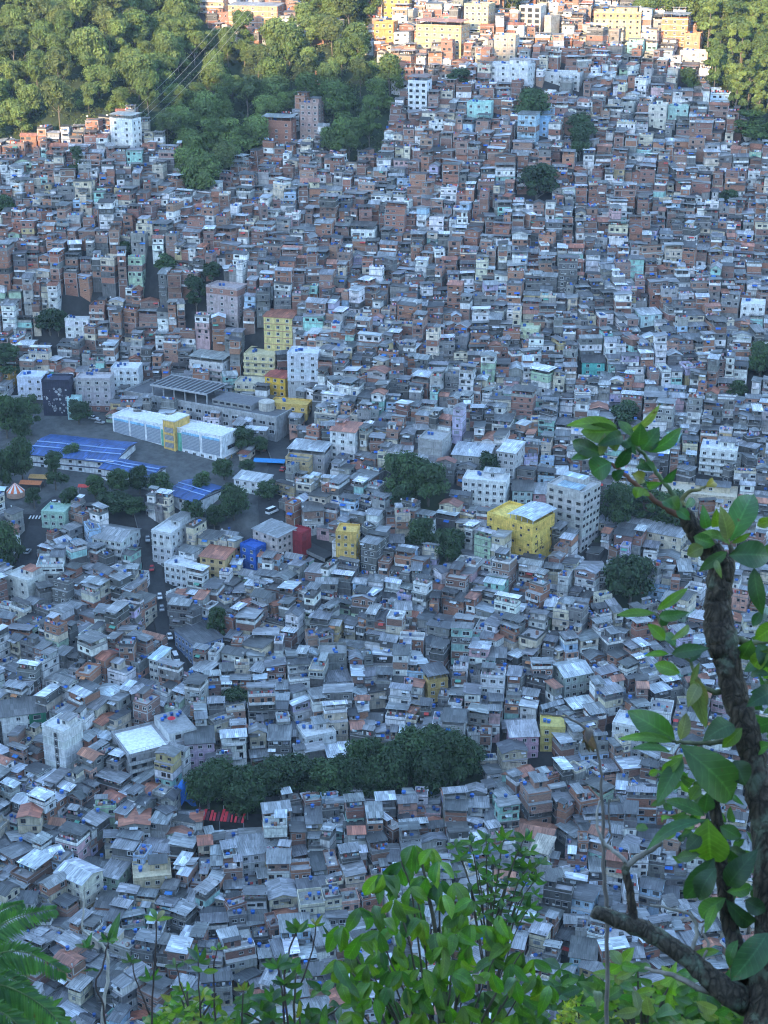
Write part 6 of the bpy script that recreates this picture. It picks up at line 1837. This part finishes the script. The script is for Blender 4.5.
def cables_and_cloth():
    # high voltage lines over the forest, hung between two lattice masts
    def mast(x, y, h, lab):
        z = base_terrain(x, y)
        root = empty('lattice_mast', (x, y, z), 0, lab, 'power mast')
        for sx in (-1, 1):
            for sy in (-1, 1):
                b = MB(); tube(b, [(sx * 1.6, sy * 1.6, -1), (sx * .35, sy * .35, h)], [.11, .07], 'metal', (.35, .36, .37), 5); b.build('leg', root)
        b = MB()
        for k in range(8):
            t0, t1 = k / 8, (k + 1) / 8; r0, r1 = 1.6 - 1.25 * t0, 1.6 - 1.25 * t1
            for (ax, ay, bx, by) in ((-1, -1, 1, -1), (1, -1, 1, 1), (1, 1, -1, 1), (-1, 1, -1, -1)):
                tube(b, [(ax * r0, ay * r0, t0 * h), (bx * r1, by * r1, t1 * h)], [.05, .05], 'metal', (.35, .36, .37), 4, cap=False)
        b.build('bracing', root)
        for k in (0, 1, 2):
            b = MB(); b.box(-4.5, 4.5, -.15, .15, h - .5 - 2.2 * k, h - .3 - 2.2 * k, 'metal', (.35, .36, .37), bottom=True); b.build('cross_arm', root)
        return root, (x, y, z + h)
    pa = at(92, 205); pb = at(296, 12)
    _, A = mast(pa[0], pa[1], 24, 'lattice power mast among the upper left houses')
    _, Bp = mast(pb[0], pb[1] + 20, 32, 'lattice power mast at the top of the forest')
    words = ['upper left', 'upper right', 'lower left', 'lower right']
    for i in range(4):
        k, s = (i // 2) * 2, (-1 if i % 2 == 0 else 1)
        a = np.array((A[0] + 4.4 * s, A[1], A[2] - .4 - 2.2 * k)); c = np.array((Bp[0] + 4.4 * s, Bp[1], Bp[2] - .4 - 2.2 * k))
        b = MB(); P = [a + (c - a) * t - np.array((0, 0, 1)) * 9 * 4 * t * (1 - t) for t in [q / 24 for q in range(25)]]
        tube(b, P, [.035] * 25, 'metal', (.55, .55, .53), 5)
        o = b.build('power_cable'); tag(o, words[i] + ' power cable sagging across the forest between two masts', 'power cable', 'power cables over the forest')
    # red market awning beside the dark grove
    (x, y, z) = at(222, 824); root = empty('red_awning', (x, y, z), radians(-8), 'long red and dark striped cloth awning at the left foot of the dark grove', 'awning')
    b = MB(); r = random.Random(2)
    for i in range(14):
        xa = -8 + i * 1.15
        b.sheet(xa, xa + r.uniform(.5, 1.0), -3, r.uniform(-1, 2), (3.0, 3.0, 4.4, 4.4), (.50, .03, .04) if i % 3 else (.10, .03, .04), mat='cloth', th=.04)
    b.build('cloth_roof', root)
    for xx in (-7.8, 0, 7.8):
        for yy, h in ((-2.9, 2.98), (2.9, 5.1)):
            b = MB(); b.box(xx - .08, xx + .08, yy - .08, yy + .08, -1, h, 'metal', (.3, .3, .3)); b.build('post', root)
    (x, y, z) = at(184, 802); root = empty('blue_tarpaulin', (x, y, z), .3, 'crumpled strong blue tarpaulin draped over a frame left of the grove', 'tarpaulin')
    b = MB(); n = 9; g = {}
    for i in range(n + 1):
        for j in range(n + 1):
            u, v = i / n - .5, j / n - .5
            g[i, j] = (u * 7, v * 6, 9.0 * max(0, 1 - (abs(u) * 1.5) ** 1.3 - (abs(v) * 1.6) ** 1.3) + r.uniform(-.35, .35))
    for i in range(n):
        for j in range(n): b.face([g[i, j], g[i + 1, j], g[i + 1, j + 1], g[i, j + 1]], 'cloth', (.03, .17, .55))
    b.build('sheet', root)
    b = MB(); b.box(-.1, .1, -.1, .1, -1, 8.4, 'metal', (.3, .3, .3)); b.build('pole', root)
    # striped tent and market covers on the left plaza
    (x, y, z) = at(16, 496); root = empty('striped_tent', (x, y, z), 0, 'round orange and white striped tent at the left plaza', 'tent')
    b = MB()
    for k in range(16):
        a0, a1 = 2 * pi * k / 16, 2 * pi * (k + 1) / 16; c = (.60, .14, .05) if k % 2 else (.62, .60, .57)
        b.face([(3.6 * cos(a0), 3.6 * sin(a0), 2.2), (3.6 * cos(a1), 3.6 * sin(a1), 2.2), (.15 * cos(a1), .15 * sin(a1), 5.6), (.15 * cos(a0), .15 * sin(a0), 5.6)], 'cloth', c)
        b.face([(3.6 * cos(a0), 3.6 * sin(a0), 0), (3.6 * cos(a1), 3.6 * sin(a1), 0), (3.6 * cos(a1), 3.6 * sin(a1), 2.2), (3.6 * cos(a0), 3.6 * sin(a0), 2.2)], 'cloth', (.5, .3, .22))
    b.build('cloth', root)
    for (px, py, w, d, c, lab) in ((32, 488, 9, 5, (.50, .16, .06), 'orange red market canopy on the left plaza, leftmost'), (40, 482, 8, 5, (.42, .24, .08), 'ochre market canopy on the left plaza, behind the orange one'), (90, 492, 9, 3, (.50, .05, .04), 'red market canopy at right of the left plaza'),
                                   (0, 494, 6, 5, (.55, .68, .70), 'pale aqua canopy at the left edge of the plaza'), (270, 466, 13, 5, (.03, .20, .45), 'long blue cover at the end of the grey hall')):
        (x, y, z) = at(px, py); root = empty('market_canopy', (x, y, z), radians(-8), lab, 'canopy', 'canopies on the plaza')
        b = MB(); b.sheet(-w / 2, w / 2, -d / 2, 0, (2.4, 2.4, 3.2, 3.2), c, mat='cloth', th=.04); b.sheet(-w / 2, w / 2, 0, d / 2, (3.2, 3.2, 2.4, 2.4), c, mat='cloth', th=.04); b.build('cloth_roof', root)
        for sx in (-1, 1):
            for sy in (-1, 1):
                b = MB(); xx, yy = sx * (w / 2 - .2), sy * (d / 2 - .2); b.box(xx - .05, xx + .05, yy - .05, yy + .05, -1, 2.4, 'metal', (.3, .3, .3)); b.build('post', root)
    # painted crossing on the left road
    q = MB()
    (x, y, z) = at(40, 522)
    zz = max(base_terrain(x + i, y + j) for i in (-4, 0, 4) for j in (-3, 0, 3)) + .30
    for k in range(7):
        q.face([(x - 4 + k * 1.25, y - 1.6, zz), (x - 3.4 + k * 1.25, y - 1.6, zz), (x - 3.4 + k * 1.25, y + 1.6, zz), (x - 4 + k * 1.25, y + 1.6, zz)], 'wall', (.7, .7, .68))
    o = q.build('road_marking'); tag(o, kind='structure')
# ------------------------------------------------------------------ build
SKY_STRENGTH = 0.15
SUN_STRENGTH = 2.0
EXPOSURE = 2.82
HAZE = 0.00006

landmarks()
school()
plant_trees()
build_town()
vehicles()
cables_and_cloth()
near_plants()
ground()
roads()
haze()
world_and_camera()
